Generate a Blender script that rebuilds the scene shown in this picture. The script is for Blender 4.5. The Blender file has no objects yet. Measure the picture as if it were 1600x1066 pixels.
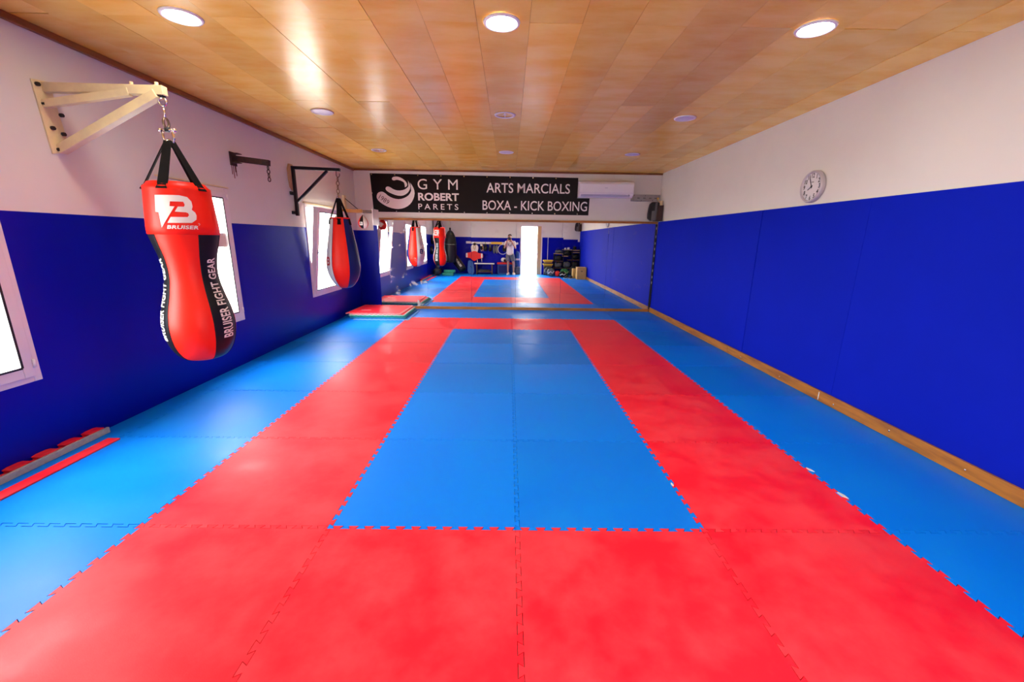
import bpy, bmesh, math, random
from mathutils import Vector, Matrix

random.seed(7)
scene = bpy.context.scene
C = scene.collection
PI = math.pi
R = math.radians

# ------------------------------------------------------------------ camera
cam_d = bpy.data.cameras.new('camera')
cam_d.sensor_width = 36.0
cam_d.lens = 646.857 / 1600 * 36.0
cam_d.clip_start = 0.02
cam_o = bpy.data.objects.new('camera', cam_d)
C.objects.link(cam_o)
PITCH, YAW, ROLL = R(13.8828), R(0.5483), R(0.8322)
fw = Vector((math.sin(YAW) * math.cos(PITCH), math.cos(YAW) * math.cos(PITCH), -math.sin(PITCH)))
rt0 = Vector((math.cos(YAW), -math.sin(YAW), 0))
up0 = rt0.cross(fw)
rt = rt0 * math.cos(ROLL) + up0 * math.sin(ROLL)
up = up0 * math.cos(ROLL) - rt0 * math.sin(ROLL)
m = Matrix((rt, up, -fw)).transposed().to_4x4()
m.translation = Vector((-0.0615, 0.0, 1.5054))
cam_o.matrix_world = m
scene.camera = cam_o

# ------------------------------------------------------------------ world, exposure
world = bpy.data.worlds.new('world')
scene.world = world
world.use_nodes = True
bg = world.node_tree.nodes['Background']
bg.inputs['Color'].default_value = (1.0, 0.985, 0.96, 1)
bg.inputs['Strength'].default_value = 8.0
scene.view_settings.view_transform = 'Standard'
scene.view_settings.look = 'None'
scene.view_settings.gamma = 1
scene.view_settings.use_curve_mapping = False
scene.view_settings.exposure = 1.90
LAMP = 27.0
scene.cycles.max_bounces = 10
scene.cycles.diffuse_bounces = 5
scene.cycles.glossy_bounces = 6
scene.cycles.transparent_max_bounces = 12
scene.cycles.sample_clamp_indirect = 8
scene.cycles.use_denoising = True
scene.cycles.caustics_reflective = True

# room sizes (metres): x right, y towards the mirror wall, z up
XL, XR, YB, YF, ZC = -3.23, 3.03, -0.75, 8.94, 2.83
ZBL, ZBR = 1.632, 1.885
YM = 8.915          # mirror face
D0 = 1.9076         # a mat joint across the room
WINS = [(1.58, 2.69, 0.535, 2.0), (3.98, 4.905, 0.52, 2.0), (6.70, 7.86, 0.535, 1.99)]
DOOR = (0.47, 1.16, 2.05)

def portal(name, loc, rot, sx, sy):
    d = bpy.data.lights.new(name, 'AREA')
    d.shape = 'RECTANGLE'; d.size = sx; d.size_y = sy
    d.cycles.is_portal = True
    o = bpy.data.objects.new(name, d)
    o.location = loc; o.rotation_euler = rot
    C.objects.link(o)
for (a, b, z0, z1) in WINS:
    portal('window_daylight', (XL - 0.13, (a + b) / 2, (z0 + z1) / 2), (0, R(-90), 0), z1 - z0, b - a)
portal('door_daylight', ((DOOR[0] + DOOR[1]) / 2, YB - 0.26, DOOR[2] / 2), (R(90), 0, 0), DOOR[1] - DOOR[0], DOOR[2])

# ------------------------------------------------------------------ materials
MATS = {}
def mat(name, col, rough=0.5, metal=0.0, spec=0.5, vary=0.0, noise=0.0, nscale=8.0, stretch=(1, 1, 1),
        col2=None, bump=0.0, bscale=60.0, emit=0.0, coat=0.0, lo=0.4, hi=0.65, rvar=0.0):
    if name in MATS: return MATS[name]
    M = bpy.data.materials.new(name); MATS[name] = M
    M.use_nodes = True
    nt = M.node_tree; N = nt.nodes; L = nt.links
    b = N['Principled BSDF']
    b.inputs['Roughness'].default_value = rough
    b.inputs['Metallic'].default_value = metal
    b.inputs['Specular IOR Level'].default_value = spec
    if coat:
        b.inputs['Coat Weight'].default_value = coat
        b.inputs['Coat Roughness'].default_value = 0.12
    c = (*col, 1)
    b.inputs['Base Color'].default_value = c
    src = None
    tc = N.new('ShaderNodeTexCoord'); mp = N.new('ShaderNodeMapping')
    L.new(tc.outputs['Object'], mp.inputs['Vector'])
    mp.inputs['Scale'].default_value = stretch
    oi = N.new('ShaderNodeObjectInfo')
    addv = N.new('ShaderNodeVectorMath'); addv.operation = 'ADD'
    sc_ = N.new('ShaderNodeMath'); sc_.operation = 'MULTIPLY'; sc_.inputs[1].default_value = 37.0
    L.new(oi.outputs['Random'], sc_.inputs[0])
    L.new(mp.outputs['Vector'], addv.inputs[0]); L.new(sc_.outputs[0], addv.inputs[1])
    vec = addv.outputs[0]
    if col2 is not None and noise > 0:
        nz = N.new('ShaderNodeTexNoise'); nz.inputs['Scale'].default_value = nscale
        nz.inputs['Detail'].default_value = 6; nz.inputs['Roughness'].default_value = 0.6
        L.new(vec, nz.inputs['Vector'])
        rp = N.new('ShaderNodeMapRange'); rp.inputs['From Min'].default_value = lo; rp.inputs['From Max'].default_value = hi
        rp.inputs['To Min'].default_value = 0; rp.inputs['To Max'].default_value = noise
        L.new(nz.outputs['Fac'], rp.inputs['Value'])
        mx = N.new('ShaderNodeMix'); mx.data_type = 'RGBA'
        mx.inputs['A'].default_value = c; mx.inputs['B'].default_value = (*col2, 1)
        L.new(rp.outputs['Result'], mx.inputs['Factor'])
        src = mx.outputs['Result']
        if rvar:
            rr = N.new('ShaderNodeMapRange'); rr.inputs['From Min'].default_value = 0.3; rr.inputs['From Max'].default_value = 0.7
            rr.inputs['To Min'].default_value = rough - rvar; rr.inputs['To Max'].default_value = rough + rvar
            L.new(nz.outputs['Fac'], rr.inputs['Value']); L.new(rr.outputs['Result'], b.inputs['Roughness'])
    if vary > 0:
        hs = N.new('ShaderNodeHueSaturation')
        if src: L.new(src, hs.inputs['Color'])
        else: hs.inputs['Color'].default_value = c
        vr = N.new('ShaderNodeMapRange'); vr.inputs['To Min'].default_value = 1 - vary; vr.inputs['To Max'].default_value = 1 + vary
        L.new(oi.outputs['Random'], vr.inputs['Value']); L.new(vr.outputs['Result'], hs.inputs['Value'])
        src = hs.outputs['Color']
    if src: L.new(src, b.inputs['Base Color'])
    if bump > 0:
        n2 = N.new('ShaderNodeTexNoise'); n2.inputs['Scale'].default_value = bscale; n2.inputs['Detail'].default_value = 3
        L.new(vec, n2.inputs['Vector'])
        bp = N.new('ShaderNodeBump'); bp.inputs['Strength'].default_value = bump; bp.inputs['Distance'].default_value = 0.01
        L.new(n2.outputs['Fac'], bp.inputs['Height']); L.new(bp.outputs['Normal'], b.inputs['Normal'])
    if emit:
        b.inputs['Emission Color'].default_value = c; b.inputs['Emission Strength'].default_value = emit
    return M

mat('mat_red', (0.88, 0.010, 0.028), 0.50, spec=0.16, vary=0.10, col2=(0.9, 0.07, 0.085), noise=0.6, nscale=3.2, bump=0.05, bscale=220, rvar=0.10)
mat('mat_blue', (0.001, 0.20, 0.86), 0.44, spec=0.1, vary=0.10, col2=(0.004, 0.25, 0.86), noise=0.5, nscale=1.8, bump=0.05, bscale=220, rvar=0.08)
mat('mat_green', (0.01, 0.30, 0.22), 0.5, vary=0.05)
mat('mat_teal', (0.01, 0.25, 0.45), 0.5, vary=0.05)
mat('mat_white', (0.75, 0.78, 0.74), 0.5)
mat('mat_mint', (0.50, 0.80, 0.68), 0.5)
mat('mat_sky', (0.35, 0.66, 0.85), 0.5)
mat('mat_pink', (0.85, 0.42, 0.40), 0.5)
mat('foam_grey', (0.42, 0.42, 0.40), 0.8, col2=(0.30, 0.30, 0.30), noise=0.6, nscale=40)
mat('subfloor', (0.18, 0.17, 0.16), 0.9, col2=(0.1, 0.1, 0.1), noise=0.5)
mat('wall_white', (0.73, 0.71, 0.65), 0.75, col2=(0.67, 0.65, 0.59), noise=0.5, nscale=1.2, bump=0.02, bscale=90)
mat('wall_blue', (0.0004, 0.003, 0.33), 0.34, spec=0.14, col2=(0.0006, 0.004, 0.33), noise=0.6, nscale=1.5, bump=0.03, bscale=14)
mat('panel_blue', (0.0004, 0.011, 0.44), 0.72, spec=0.1, vary=0.05, col2=(0.001, 0.012, 0.52), noise=0.5, nscale=0.9, bump=0.02, bscale=30)
mat('ply', (0.92, 0.61, 0.125), 0.23, vary=0.10, col2=(0.84, 0.44, 0.035), noise=0.85, nscale=2.2, stretch=(0.9, 2.4, 1), bump=0.035, bscale=3.0, lo=0.38, hi=0.68)
mat('gap_dark', (0.03, 0.015, 0.008), 0.9)
mat('trim_wood', (0.30, 0.105, 0.018), 0.4, col2=(0.16, 0.045, 0.008), noise=0.7, nscale=3, stretch=(1, 0.25, 3))
mat('pine', (0.46, 0.165, 0.012), 0.45, col2=(0.22, 0.07, 0.01), noise=0.8, nscale=4, stretch=(3, 0.6, 6), vary=0.06)
mat('pine_x', (0.46, 0.165, 0.012), 0.45, col2=(0.22, 0.07, 0.01), noise=0.8, nscale=4, stretch=(0.6, 3, 6), vary=0.06)
mat('pine_pale', (0.66, 0.42, 0.19), 0.5, col2=(0.55, 0.32, 0.12), noise=0.6, nscale=3, stretch=(5, 5, 0.5))
mat('pvc', (0.78, 0.72, 0.70), 0.3, col2=(0.70, 0.64, 0.62), noise=0.4, nscale=3)
mat('rubber', (0.012, 0.012, 0.014), 0.6)
mat('black_steel', (0.012, 0.011, 0.011), 0.4, metal=0.3)
mat('rust_steel', (0.06, 0.022, 0.014), 0.7, metal=0.3, col2=(0.02, 0.012, 0.012), noise=0.9, nscale=30)
mat('rust_stain', (0.16, 0.05, 0.02), 0.9)
mat('cream_paint', (0.78, 0.66, 0.36), 0.4, col2=(0.66, 0.52, 0.32), noise=0.7, nscale=9)
mat('chrome', (0.75, 0.72, 0.68), 0.18, metal=1.0)
mat('old_chain', (0.22, 0.15, 0.10), 0.4, metal=0.9)
mat('dark_bolt', (0.03, 0.022, 0.02), 0.5, metal=0.5)
mat('web_black', (0.006, 0.005, 0.005), 0.85, spec=0.15, bump=0.2, bscale=300)
mat('leather_red', (0.86, 0.014, 0.003), 0.42, spec=0.25, bump=0.04, bscale=160)
mat('leather_black', (0.007, 0.007, 0.008), 0.4, spec=0.25, bump=0.04, bscale=160)
mat('leather_blue', (0.006, 0.016, 0.13), 0.42, spec=0.25, bump=0.04, bscale=160)
mat('leather_white', (0.72, 0.68, 0.64), 0.4, bump=0.04, bscale=160)
mat('print_white', (0.80, 0.75, 0.69), 0.6, spec=0.2)
mat('print_silver', (0.62, 0.62, 0.62), 0.4)
mat('print_red', (0.55, 0.03, 0.03), 0.5)
mat('print_black', (0.01, 0.01, 0.012), 0.5)
mat('banner_vinyl', (0.006, 0.003, 0.003), 0.4, spec=0.2, bump=0.15, bscale=2.5)
mat('banner_print', (0.86, 0.82, 0.79), 0.4)
mat('banner_ink', (0.07, 0.03, 0.02), 0.5)
mat('ac_white', (0.88, 0.87, 0.90), 0.35)
mat('ac_grey', (0.45, 0.46, 0.58), 0.4)
mat('galvanised', (0.36, 0.35, 0.34), 0.45, metal=0.6, col2=(0.28, 0.27, 0.26), noise=0.6, nscale=20)
mat('plastic_black', (0.012, 0.010, 0.010), 0.45)
mat('plastic_grey', (0.13, 0.12, 0.12), 0.5)
mat('plastic_brown', (0.045, 0.018, 0.014), 0.45)
mat('brass', (0.7, 0.45, 0.12), 0.3, metal=1.0)
mat('clock_rim', (0.52, 0.48, 0.50), 0.35, metal=0.2)
mat('clock_face', (0.72, 0.71, 0.70), 0.5)
mat('lamp_ring', (0.80, 0.78, 0.76), 0.35)
mat('lamp_off', (0.62, 0.60, 0.68), 0.3)
mat('lamp_socket', (0.22, 0.13, 0.13), 0.5, col2=(0.5, 0.4, 0.4), noise=0.9, nscale=30)
mat('lamp_on', (1.0, 0.955, 0.89), 0.5, emit=LAMP)
mat('carton', (0.60, 0.37, 0.12), 0.8, col2=(0.50, 0.29, 0.08), noise=0.6, nscale=6)
mat('carton_tape', (0.60, 0.42, 0.20), 0.4)
mat('skin', (0.48, 0.24, 0.15), 0.5)
mat('hair', (0.012, 0.009, 0.008), 0.6)
mat('shirt', (0.80, 0.77, 0.73), 0.85, bump=0.3, bscale=25)
mat('shorts', (0.13, 0.14, 0.15), 0.85, bump=0.3, bscale=25)
mat('shoe_white', (0.8, 0.78, 0.75), 0.6)
mat('fabric_black', (0.012, 0.012, 0.013), 0.8, bump=0.3, bscale=30)
mat('fabric_grey', (0.12, 0.125, 0.13), 0.85, bump=0.4, bscale=20, col2=(0.05, 0.05, 0.055), noise=0.8, nscale=10)
mat('fabric_green', (0.02, 0.14, 0.045), 0.85, bump=0.4, bscale=20)
mat('fabric_lime', (0.35, 0.55, 0.18), 0.85, bump=0.4, bscale=20)
mat('fabric_red', (0.72, 0.018, 0.012), 0.7, bump=0.3, bscale=25)
mat('fabric_blue', (0.01, 0.07, 0.26), 0.7, bump=0.3, bscale=25)
mat('fabric_cream', (0.76, 0.70, 0.60), 0.85, bump=0.3, bscale=20)
mat('foam_green', (0.02, 0.26, 0.16), 0.8)
mat('yellow', (0.72, 0.48, 0.03), 0.5)
mat('yellow_dark', (0.45, 0.26, 0.03), 0.6)
mat('hoop', (0.74, 0.70, 0.62), 0.4)
mat('wood_dark', (0.11, 0.05, 0.025), 0.5, col2=(0.06, 0.025, 0.012), noise=0.7, nscale=5, stretch=(1, 1, 4))
mat('shelf_wood', (0.50, 0.34, 0.18), 0.55, col2=(0.4, 0.24, 0.1), noise=0.7, nscale=5)
mat('bench_top', (0.72, 0.69, 0.64), 0.5)
mat('paper', (0.62, 0.48, 0.42), 0.8)
mat('iron', (0.02, 0.02, 0.022), 0.45, metal=0.6)
mat('concrete', (0.55, 0.52, 0.48), 0.9, col2=(0.45, 0.42, 0.39), noise=0.7, nscale=2)
mat('leaf', (0.16, 0.32, 0.05), 0.5, vary=0.2, col2=(0.30, 0.42, 0.08), noise=0.8, nscale=5)
mat('stem', (0.12, 0.07, 0.04), 0.8)
mat('lens_glass', (0.01, 0.01, 0.02), 0.05)
mat('outside_wall', (0.7, 0.66, 0.6), 0.8)

# mirror silvering with a few hand smudges on the glass
def make_mirror(name, dirt):
    M = bpy.data.materials.new(name); MATS[name] = M
    M.use_nodes = True
    nt = M.node_tree; N = nt.nodes; L = nt.links
    b = N['Principled BSDF']
    b.inputs['Base Color'].default_value = (0.90, 0.915, 0.92, 1)
    b.inputs['Metallic'].default_value = 1; b.inputs['Roughness'].default_value = 0.0
    if dirt:
        d = N.new('ShaderNodeBsdfDiffuse'); d.inputs['Color'].default_value = (0.8, 0.8, 0.8, 1)
        tc = N.new('ShaderNodeTexCoord')
        nz = N.new('ShaderNodeTexNoise'); nz.inputs['Scale'].default_value = 5.5; nz.inputs['Detail'].default_value = 4
        nz.inputs['Distortion'].default_value = 0.6
        L.new(tc.outputs['Object'], nz.inputs['Vector'])
        r_ = N.new('ShaderNodeMapRange')
        r_.inputs['From Min'].default_value = 0.585; r_.inputs['From Max'].default_value = 0.70
        r_.inputs['To Max'].default_value = dirt
        L.new(nz.outputs['Fac'], r_.inputs['Value'])
        mx = N.new('ShaderNodeMixShader')
        L.new(r_.outputs['Result'], mx.inputs['Fac'])
        L.new(b.outputs['BSDF'], mx.inputs[1]); L.new(d.outputs['BSDF'], mx.inputs[2])
        L.new(mx.outputs['Shader'], N['Material Output'].inputs['Surface'])
make_mirror('mirror_clean', 0.05)
make_mirror('mirror_dirty', 0.5)
# thin window glass: clear with a fresnel sheen
def make_glass():
    M = bpy.data.materials.new('window_glass'); MATS['window_glass'] = M
    M.use_nodes = True
    nt = M.node_tree; N = nt.nodes; L = nt.links
    t = N.new('ShaderNodeBsdfTransparent'); t.inputs['Color'].default_value = (0.95, 0.97, 0.96, 1)
    g = N.new('ShaderNodeBsdfGlossy'); g.inputs['Roughness'].default_value = 0.02
    lw = N.new('ShaderNodeLayerWeight')
    pw = N.new('ShaderNodeMath'); pw.operation = 'POWER'; pw.inputs[1].default_value = 5.0
    f = N.new('ShaderNodeMath'); f.operation = 'MULTIPLY_ADD'; f.inputs[1].default_value = 0.35; f.inputs[2].default_value = 0.02
    L.new(lw.outputs['Facing'], pw.inputs[0]); L.new(pw.outputs[0], f.inputs[0])
    mx = N.new('ShaderNodeMixShader')
    L.new(f.outputs[0], mx.inputs['Fac']); L.new(t.outputs[0], mx.inputs[1]); L.new(g.outputs[0], mx.inputs[2])
    L.new(mx.outputs[0], N['Material Output'].inputs['Surface'])
make_glass()

# ------------------------------------------------------------------ mesh helpers
def B(): return bmesh.new()

def wpos(o):
    p = Vector((0, 0, 0))
    while o is not None:
        p += o.location; o = o.parent
    return p

def obj(name, bm, mats, parent=None, smooth=False, bevel=0.0, seg=2, origin=None):
    """One mesh object from world-coordinate geometry; origin moves to the parent (or `origin`)."""
    if isinstance(mats, str): mats = [mats]
    if smooth:
        for f in bm.faces: f.smooth = True
    bmesh.ops.recalc_face_normals(bm, faces=bm.faces)
    pp = wpos(parent) if parent else Vector((0, 0, 0))
    org = Vector(origin) if origin is not None else pp
    bmesh.ops.translate(bm, verts=bm.verts, vec=-org)
    me = bpy.data.meshes.new(name); bm.to_mesh(me); bm.free()
    for k in mats: me.materials.append(MATS[k])
    o = bpy.data.objects.new(name, me); C.objects.link(o)
    if parent: o.parent = parent
    o.location = org - pp
    if bevel > 0:
        md = o.modifiers.new('bevel', 'BEVEL'); md.width = bevel; md.segments = seg; md.limit_method = 'ANGLE'
        md.harden_normals = False
    return o

def tag(o, label, cat, group=None):
    o['label'] = label; o['category'] = cat
    if group: o['group'] = group
    return o

def thing(name, label, cat, loc, group=None):
    o = bpy.data.objects.new(name, None); o.empty_display_size = 0.1
    C.objects.link(o); o.location = loc
    return tag(o, label, cat, group)

def struct(o):
    o['kind'] = 'structure'; return o

def box(bm, x0, x1, y0, y1, z0, z1, mi=0):
    vs = [bm.verts.new((x, y, z)) for x in (x0, x1) for y in (y0, y1) for z in (z0, z1)]
    for q in ((0, 1, 3, 2), (4, 6, 7, 5), (0, 4, 5, 1), (2, 3, 7, 6), (0, 2, 6, 4), (1, 5, 7, 3)):
        f = bm.faces.new([vs[i] for i in q]); f.material_index = mi
    return vs

def bar(bm, p, q, w, h, upv=(0, 0, 1), mi=0):
    """rectangular bar from p to q: w across, h along upv."""
    p, q = Vector(p), Vector(q); d = (q - p).normalized(); u = Vector(upv)
    s = d.cross(u)
    if s.length < 1e-5: s = d.cross(Vector((1, 0, 0)))
    s.normalize(); u = s.cross(d).normalized()
    vs = []
    for c in (p, q):
        for a, b in ((-1, -1), (1, -1), (1, 1), (-1, 1)):
            vs.append(bm.verts.new(c + s * (a * w / 2) + u * (b * h / 2)))
    for qd in ((3, 2, 1, 0), (4, 5, 6, 7), (0, 1, 5, 4), (1, 2, 6, 5), (2, 3, 7, 6), (3, 0, 4, 7)):
        f = bm.faces.new([vs[i] for i in qd]); f.material_index = mi

def tube(bm, pts, r, n=10, closed=False, mi=0):
    pts = [Vector(p) for p in pts]; k = len(pts)
    rs = r if isinstance(r, (list, tuple)) else [r] * k
    rings = []; prev = None
    for i, p in enumerate(pts):
        if closed: d = pts[(i + 1) % k] - pts[i - 1]
        else: d = pts[min(i + 1, k - 1)] - pts[max(i - 1, 0)]
        d.normalize()
        if prev is None:
            a = Vector((0, 0, 1)) if abs(d.z) < 0.9 else Vector((1, 0, 0))
            s = d.cross(a).normalized()
        else:
            s = (prev - d * prev.dot(d)).normalized()
        prev = s; t = d.cross(s)
        rings.append([bm.verts.new(p + (s * math.cos(2 * PI * j / n) + t * math.sin(2 * PI * j / n)) * rs[i]) for j in range(n)])
    m_ = k if closed else k - 1
    for i in range(m_):
        a, b = rings[i], rings[(i + 1) % k]
        for j in range(n):
            f = bm.faces.new((a[j], a[(j + 1) % n], b[(j + 1) % n], b[j])); f.material_index = mi; f.smooth = True
    if not closed:
        f = bm.faces.new(list(reversed(rings[0]))); f.material_index = mi
        f = bm.faces.new(rings[-1]); f.material_index = mi

def ring(bm, c, r, t, axis='z', n=20, m_=8, sx=1.0, sy=1.0, mi=0):
    c = Vector(c); pts = []
    for i in range(n):
        a = 2 * PI * i / n; u, v = r * sx * math.cos(a), r * sy * math.sin(a)
        pts.append(c + (Vector((u, v, 0)) if axis == 'z' else Vector((u, 0, v)) if axis == 'y' else Vector((0, u, v))))
    tube(bm, pts, t, m_, closed=True, mi=mi)

def lathe(bm, prof, c, n=32, mi=None, a0=0.0, smooth=True):
    """prof: [(r, z, mi)] revolved about vertical axis at c=(x, y, 0). mi: function(ring index, angle)->index"""
    cx, cy = c[0], c[1]; zc = c[2] if len(c) > 2 else 0
    rings = []
    for (r, z) in prof:
        if r < 1e-6: rings.append([bm.verts.new((cx, cy, z + zc))])
        else: rings.append([bm.verts.new((cx + r * math.sin(a0 + 2 * PI * j / n), cy - r * math.cos(a0 + 2 * PI * j / n), z + zc)) for j in range(n)])
    for i in range(len(prof) - 1):
        a, b = rings[i], rings[i + 1]
        for j in range(n):
            k = (j + 1) % n
            if len(a) == 1 and len(b) == 1: continue
            if len(a) == 1: f = bm.faces.new((a[0], b[k], b[j]))
            elif len(b) == 1: f = bm.faces.new((a[j], a[k], b[0]))
            else: f = bm.faces.new((a[j], a[k], b[k], b[j]))
            f.smooth = smooth
            if mi: f.material_index = mi(i, a0 + 2 * PI * (j + 0.5) / n)

def cyl(bm, p, q, r, n=16, mi=0): tube(bm, [p, q], r, n, mi=mi)

def blob(bm, c, r, seg=16, rings=10, mi=0, rot=None, power=1.0):
    """ellipsoid (power<1 squarer)."""
    c = Vector(c); mt = rot if rot else Matrix.Identity(3)
    sgn = lambda v: (1 if v >= 0 else -1) * abs(v) ** power
    top = bm.verts.new(c + mt @ Vector((0, 0, r[2]))); bot = bm.verts.new(c + mt @ Vector((0, 0, -r[2])))
    rs = []
    for i in range(1, rings):
        t = PI * i / rings
        rs.append([bm.verts.new(c + mt @ Vector((r[0] * sgn(math.sin(t)) * sgn(math.cos(2 * PI * j / seg)),
                    r[1] * sgn(math.sin(t)) * sgn(math.sin(2 * PI * j / seg)), r[2] * sgn(math.cos(t))))) for j in range(seg)])
    fs = []
    for j in range(seg):
        k = (j + 1) % seg
        fs.append(bm.faces.new((top, rs[0][j], rs[0][k]))); fs.append(bm.faces.new((bot, rs[-1][k], rs[-1][j])))
        for i in range(len(rs) - 1): fs.append(bm.faces.new((rs[i][j], rs[i + 1][j], rs[i + 1][k], rs[i][k])))
    for f in fs: f.smooth = True; f.material_index = mi

def prism(bm, poly, fn, t0, t1, mi=0):
    """poly: 2D points; fn(u, v, t) -> 3D; extruded from t0 to t1."""
    a = [bm.verts.new(fn(u, v, t0)) for u, v in poly]; b = [bm.verts.new(fn(u, v, t1)) for u, v in poly]
    fs = [bm.faces.new(a), bm.faces.new(list(reversed(b)))]
    n = len(poly)
    for i in range(n): fs.append(bm.faces.new((a[i], b[i], b[(i + 1) % n], a[(i + 1) % n])))
    for f in fs: f.material_index = mi

def smooth_poly(pts, it=2):
    for _ in range(it):
        o = []
        n = len(pts)
        for i in range(n):
            p, q = pts[i], pts[(i + 1) % n]
            o.append((p[0] * .75 + q[0] * .25, p[1] * .75 + q[1] * .25)); o.append((p[0] * .25 + q[0] * .75, p[1] * .25 + q[1] * .75))
        pts = o
    return pts

# flat lettering and emblems ------------------------------------------------
def text2d(s, bold=0.0, space=1.0, shear=0.0):
    """faces of a line of lettering, normalised to 0..1 in both directions; returns (verts, faces, aspect)."""
    cu = bpy.data.curves.new('lettering', 'FONT'); cu.body = s; cu.size = 1; cu.space_character = space
    cu.offset = bold; cu.shear = shear; cu.resolution_u = 4
    o = bpy.data.objects.new('lettering', cu); C.objects.link(o)
    dg = bpy.context.evaluated_depsgraph_get(); dg.update()
    me = bpy.data.meshes.new_from_object(o.evaluated_get(dg))
    vs = [(v.co.x, v.co.y) for v in me.vertices]; fs = [tuple(p.vertices) for p in me.polygons]
    bpy.data.objects.remove(o); bpy.data.curves.remove(cu); bpy.data.meshes.remove(me)
    x0, x1 = min(v[0] for v in vs), max(v[0] for v in vs); y0, y1 = min(v[1] for v in vs), max(v[1] for v in vs)
    return [((x - x0) / (x1 - x0), (y - y0) / (y1 - y0)) for x, y in vs], fs, (x1 - x0) / (y1 - y0)

def add_flat(bm, vs, fs, fn, cuts_u=0, cuts_v=0, mi=0):
    """adds 2D faces through fn(u, v) -> 3D, cut into strips first so they can bend."""
    t = B()
    tv = [t.verts.new((u, v, 0)) for u, v in vs]
    for f in fs:
        try: t.faces.new([tv[i] for i in f])
        except ValueError: pass
    if cuts_u or cuts_v:
        us = [v.co.x for v in t.verts]; vv = [v.co.y for v in t.verts]
        for n, lo, hi, ax in ((cuts_u, min(us), max(us), 0), (cuts_v, min(vv), max(vv), 1)):
            for i in range(1, n):
                co = [0, 0, 0]; co[ax] = lo + (hi - lo) * i / n; no = [0, 0, 0]; no[ax] = 1
                bmesh.ops.bisect_plane(t, geom=t.verts[:] + t.edges[:] + t.faces[:], plane_co=co, plane_no=no)
    mp = {v: bm.verts.new(fn(v.co.x, v.co.y)) for v in t.verts}
    for f in t.faces:
        try:
            g = bm.faces.new([mp[v] for v in f.verts]); g.material_index = mi
        except ValueError: pass
    t.free()

# ------------------------------------------------------------------ setting: floor with its mats
TD, TK, TN = 0.0115, 0.007, 12          # tooth depth, dovetail flare, teeth per metre
def edge_pts(a, b):
    """offsets along one jigsaw edge between coordinates a..b (a, b on the same 1 m lattice phase)."""
    out = []; p = 1.0 / TN; n = int(round((b - a) * TN))
    for i in range(n):
        s = a + i * p
        out += [(s + .25 * p + TK, -TD), (s + .25 * p - TK, TD), (s + .75 * p + TK, TD), (s + .75 * p - TK, -TD)]
    return out

def mat_poly(w, h, jag, gap=0.0013):
    """outline of a mat with origin at its lower-left lattice corner; jag = (left, right, bottom, top)."""
    l, r_, b_, t = jag
    def off(k): return -TD if k else 0
    x0, x1, y0, y1 = off(l), w + off(r_), off(b_), h + off(t)
    P = [(x0, y0)]
    if b_: P += [(s, o) for s, o in edge_pts(0, w)]
    P.append((x1, y0))
    if r_: P += [(w + o, s) for s, o in edge_pts(0, h)]
    P.append((x1, y1))
    if t: P += [(s, h + o) for s, o in reversed(edge_pts(0, w))]
    P.append((x0, y1))
    if l: P += [(o, s) for s, o in reversed(edge_pts(0, h))]
    n = len(P); Q = []
    for i in range(n):
        p, a, c = Vector(P[i]), Vector(P[i - 1]), Vector(P[(i + 1) % n])
        d1, d2 = (p - a), (c - p)
        if d1.length < 1e-6 or d2.length < 1e-6: Q.append(P[i]); continue
        d1.normalize(); d2.normalize()
        n1, n2 = Vector((-d1.y, d1.x)), Vector((-d2.y, d2.x))
        mm = n1 + n2
        if mm.length < 1e-4: Q.append(P[i]); continue
        mm.normalize(); k = gap / max(0.35, mm.dot(n1))
        Q.append((p.x + mm.x * k, p.y + mm.y * k))
    return Q

def mat_mesh(w, h, jag, top, side, thick=0.022):
    bm = B(); poly = mat_poly(w, h, jag)
    prism(bm, poly, lambda u, v, t: (u, v, t), 0, -thick)
    bmesh.ops.recalc_face_normals(bm, faces=bm.faces)
    for f in bm.faces: f.material_index = 0 if abs(f.normal.z) > 0.5 else 1
    me = bpy.data.meshes.new('puzzle_mat'); bm.to_mesh(me); bm.free()
    me.materials.append(MATS[top]); me.materials.append(MATS[side])
    return me

bm = B(); box(bm, XL - 0.2, XR + 0.2, YB - 0.2, YF + 0.2, -0.14, -0.022)
floor = struct(obj('floor', bm, 'subfloor'))
MC = {}
def floor_mat(x, y, w, h, jag, col):
    k = (round(w, 3), round(h, 3), jag, col)
    if k not in MC: MC[k] = mat_mesh(w, h, jag, col, col)
    o = bpy.data.objects.new('puzzle_mat', MC[k]); C.objects.link(o)
    o.parent = floor; o.location = (x, y, random.uniform(-0.0012, 0.0012))
for n in range(-3, 7):
    for i in range(-4, 3):
        x0, y0, w, h = float(i), D0 + n, 1.0, 1.0
        jag = [True, True, True, True]
        if i == -4: x0, w = XL + 0.003, -3 - (XL + 0.003); jag[0] = False; jag[2] = jag[3] = False
        if i == 2: jag[1] = False; w = XR - 2 - 0.003; jag[2] = jag[3] = True
        if n == -3: y0, h = YB + 0.003, D0 - 2 - YB - 0.003; jag[2] = False; jag[0] = jag[1] = False
        if n == 6: jag[3] = False
        inner = i in (-1, 0) and 0 <= n <= 4
        redring = -2 <= i <= 1 and -1 <= n <= 5 and not inner
        if i == 2: w = 1.0
        floor_mat(x0, y0, w, h, tuple(jag), 'mat_red' if redring else 'mat_blue')

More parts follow.
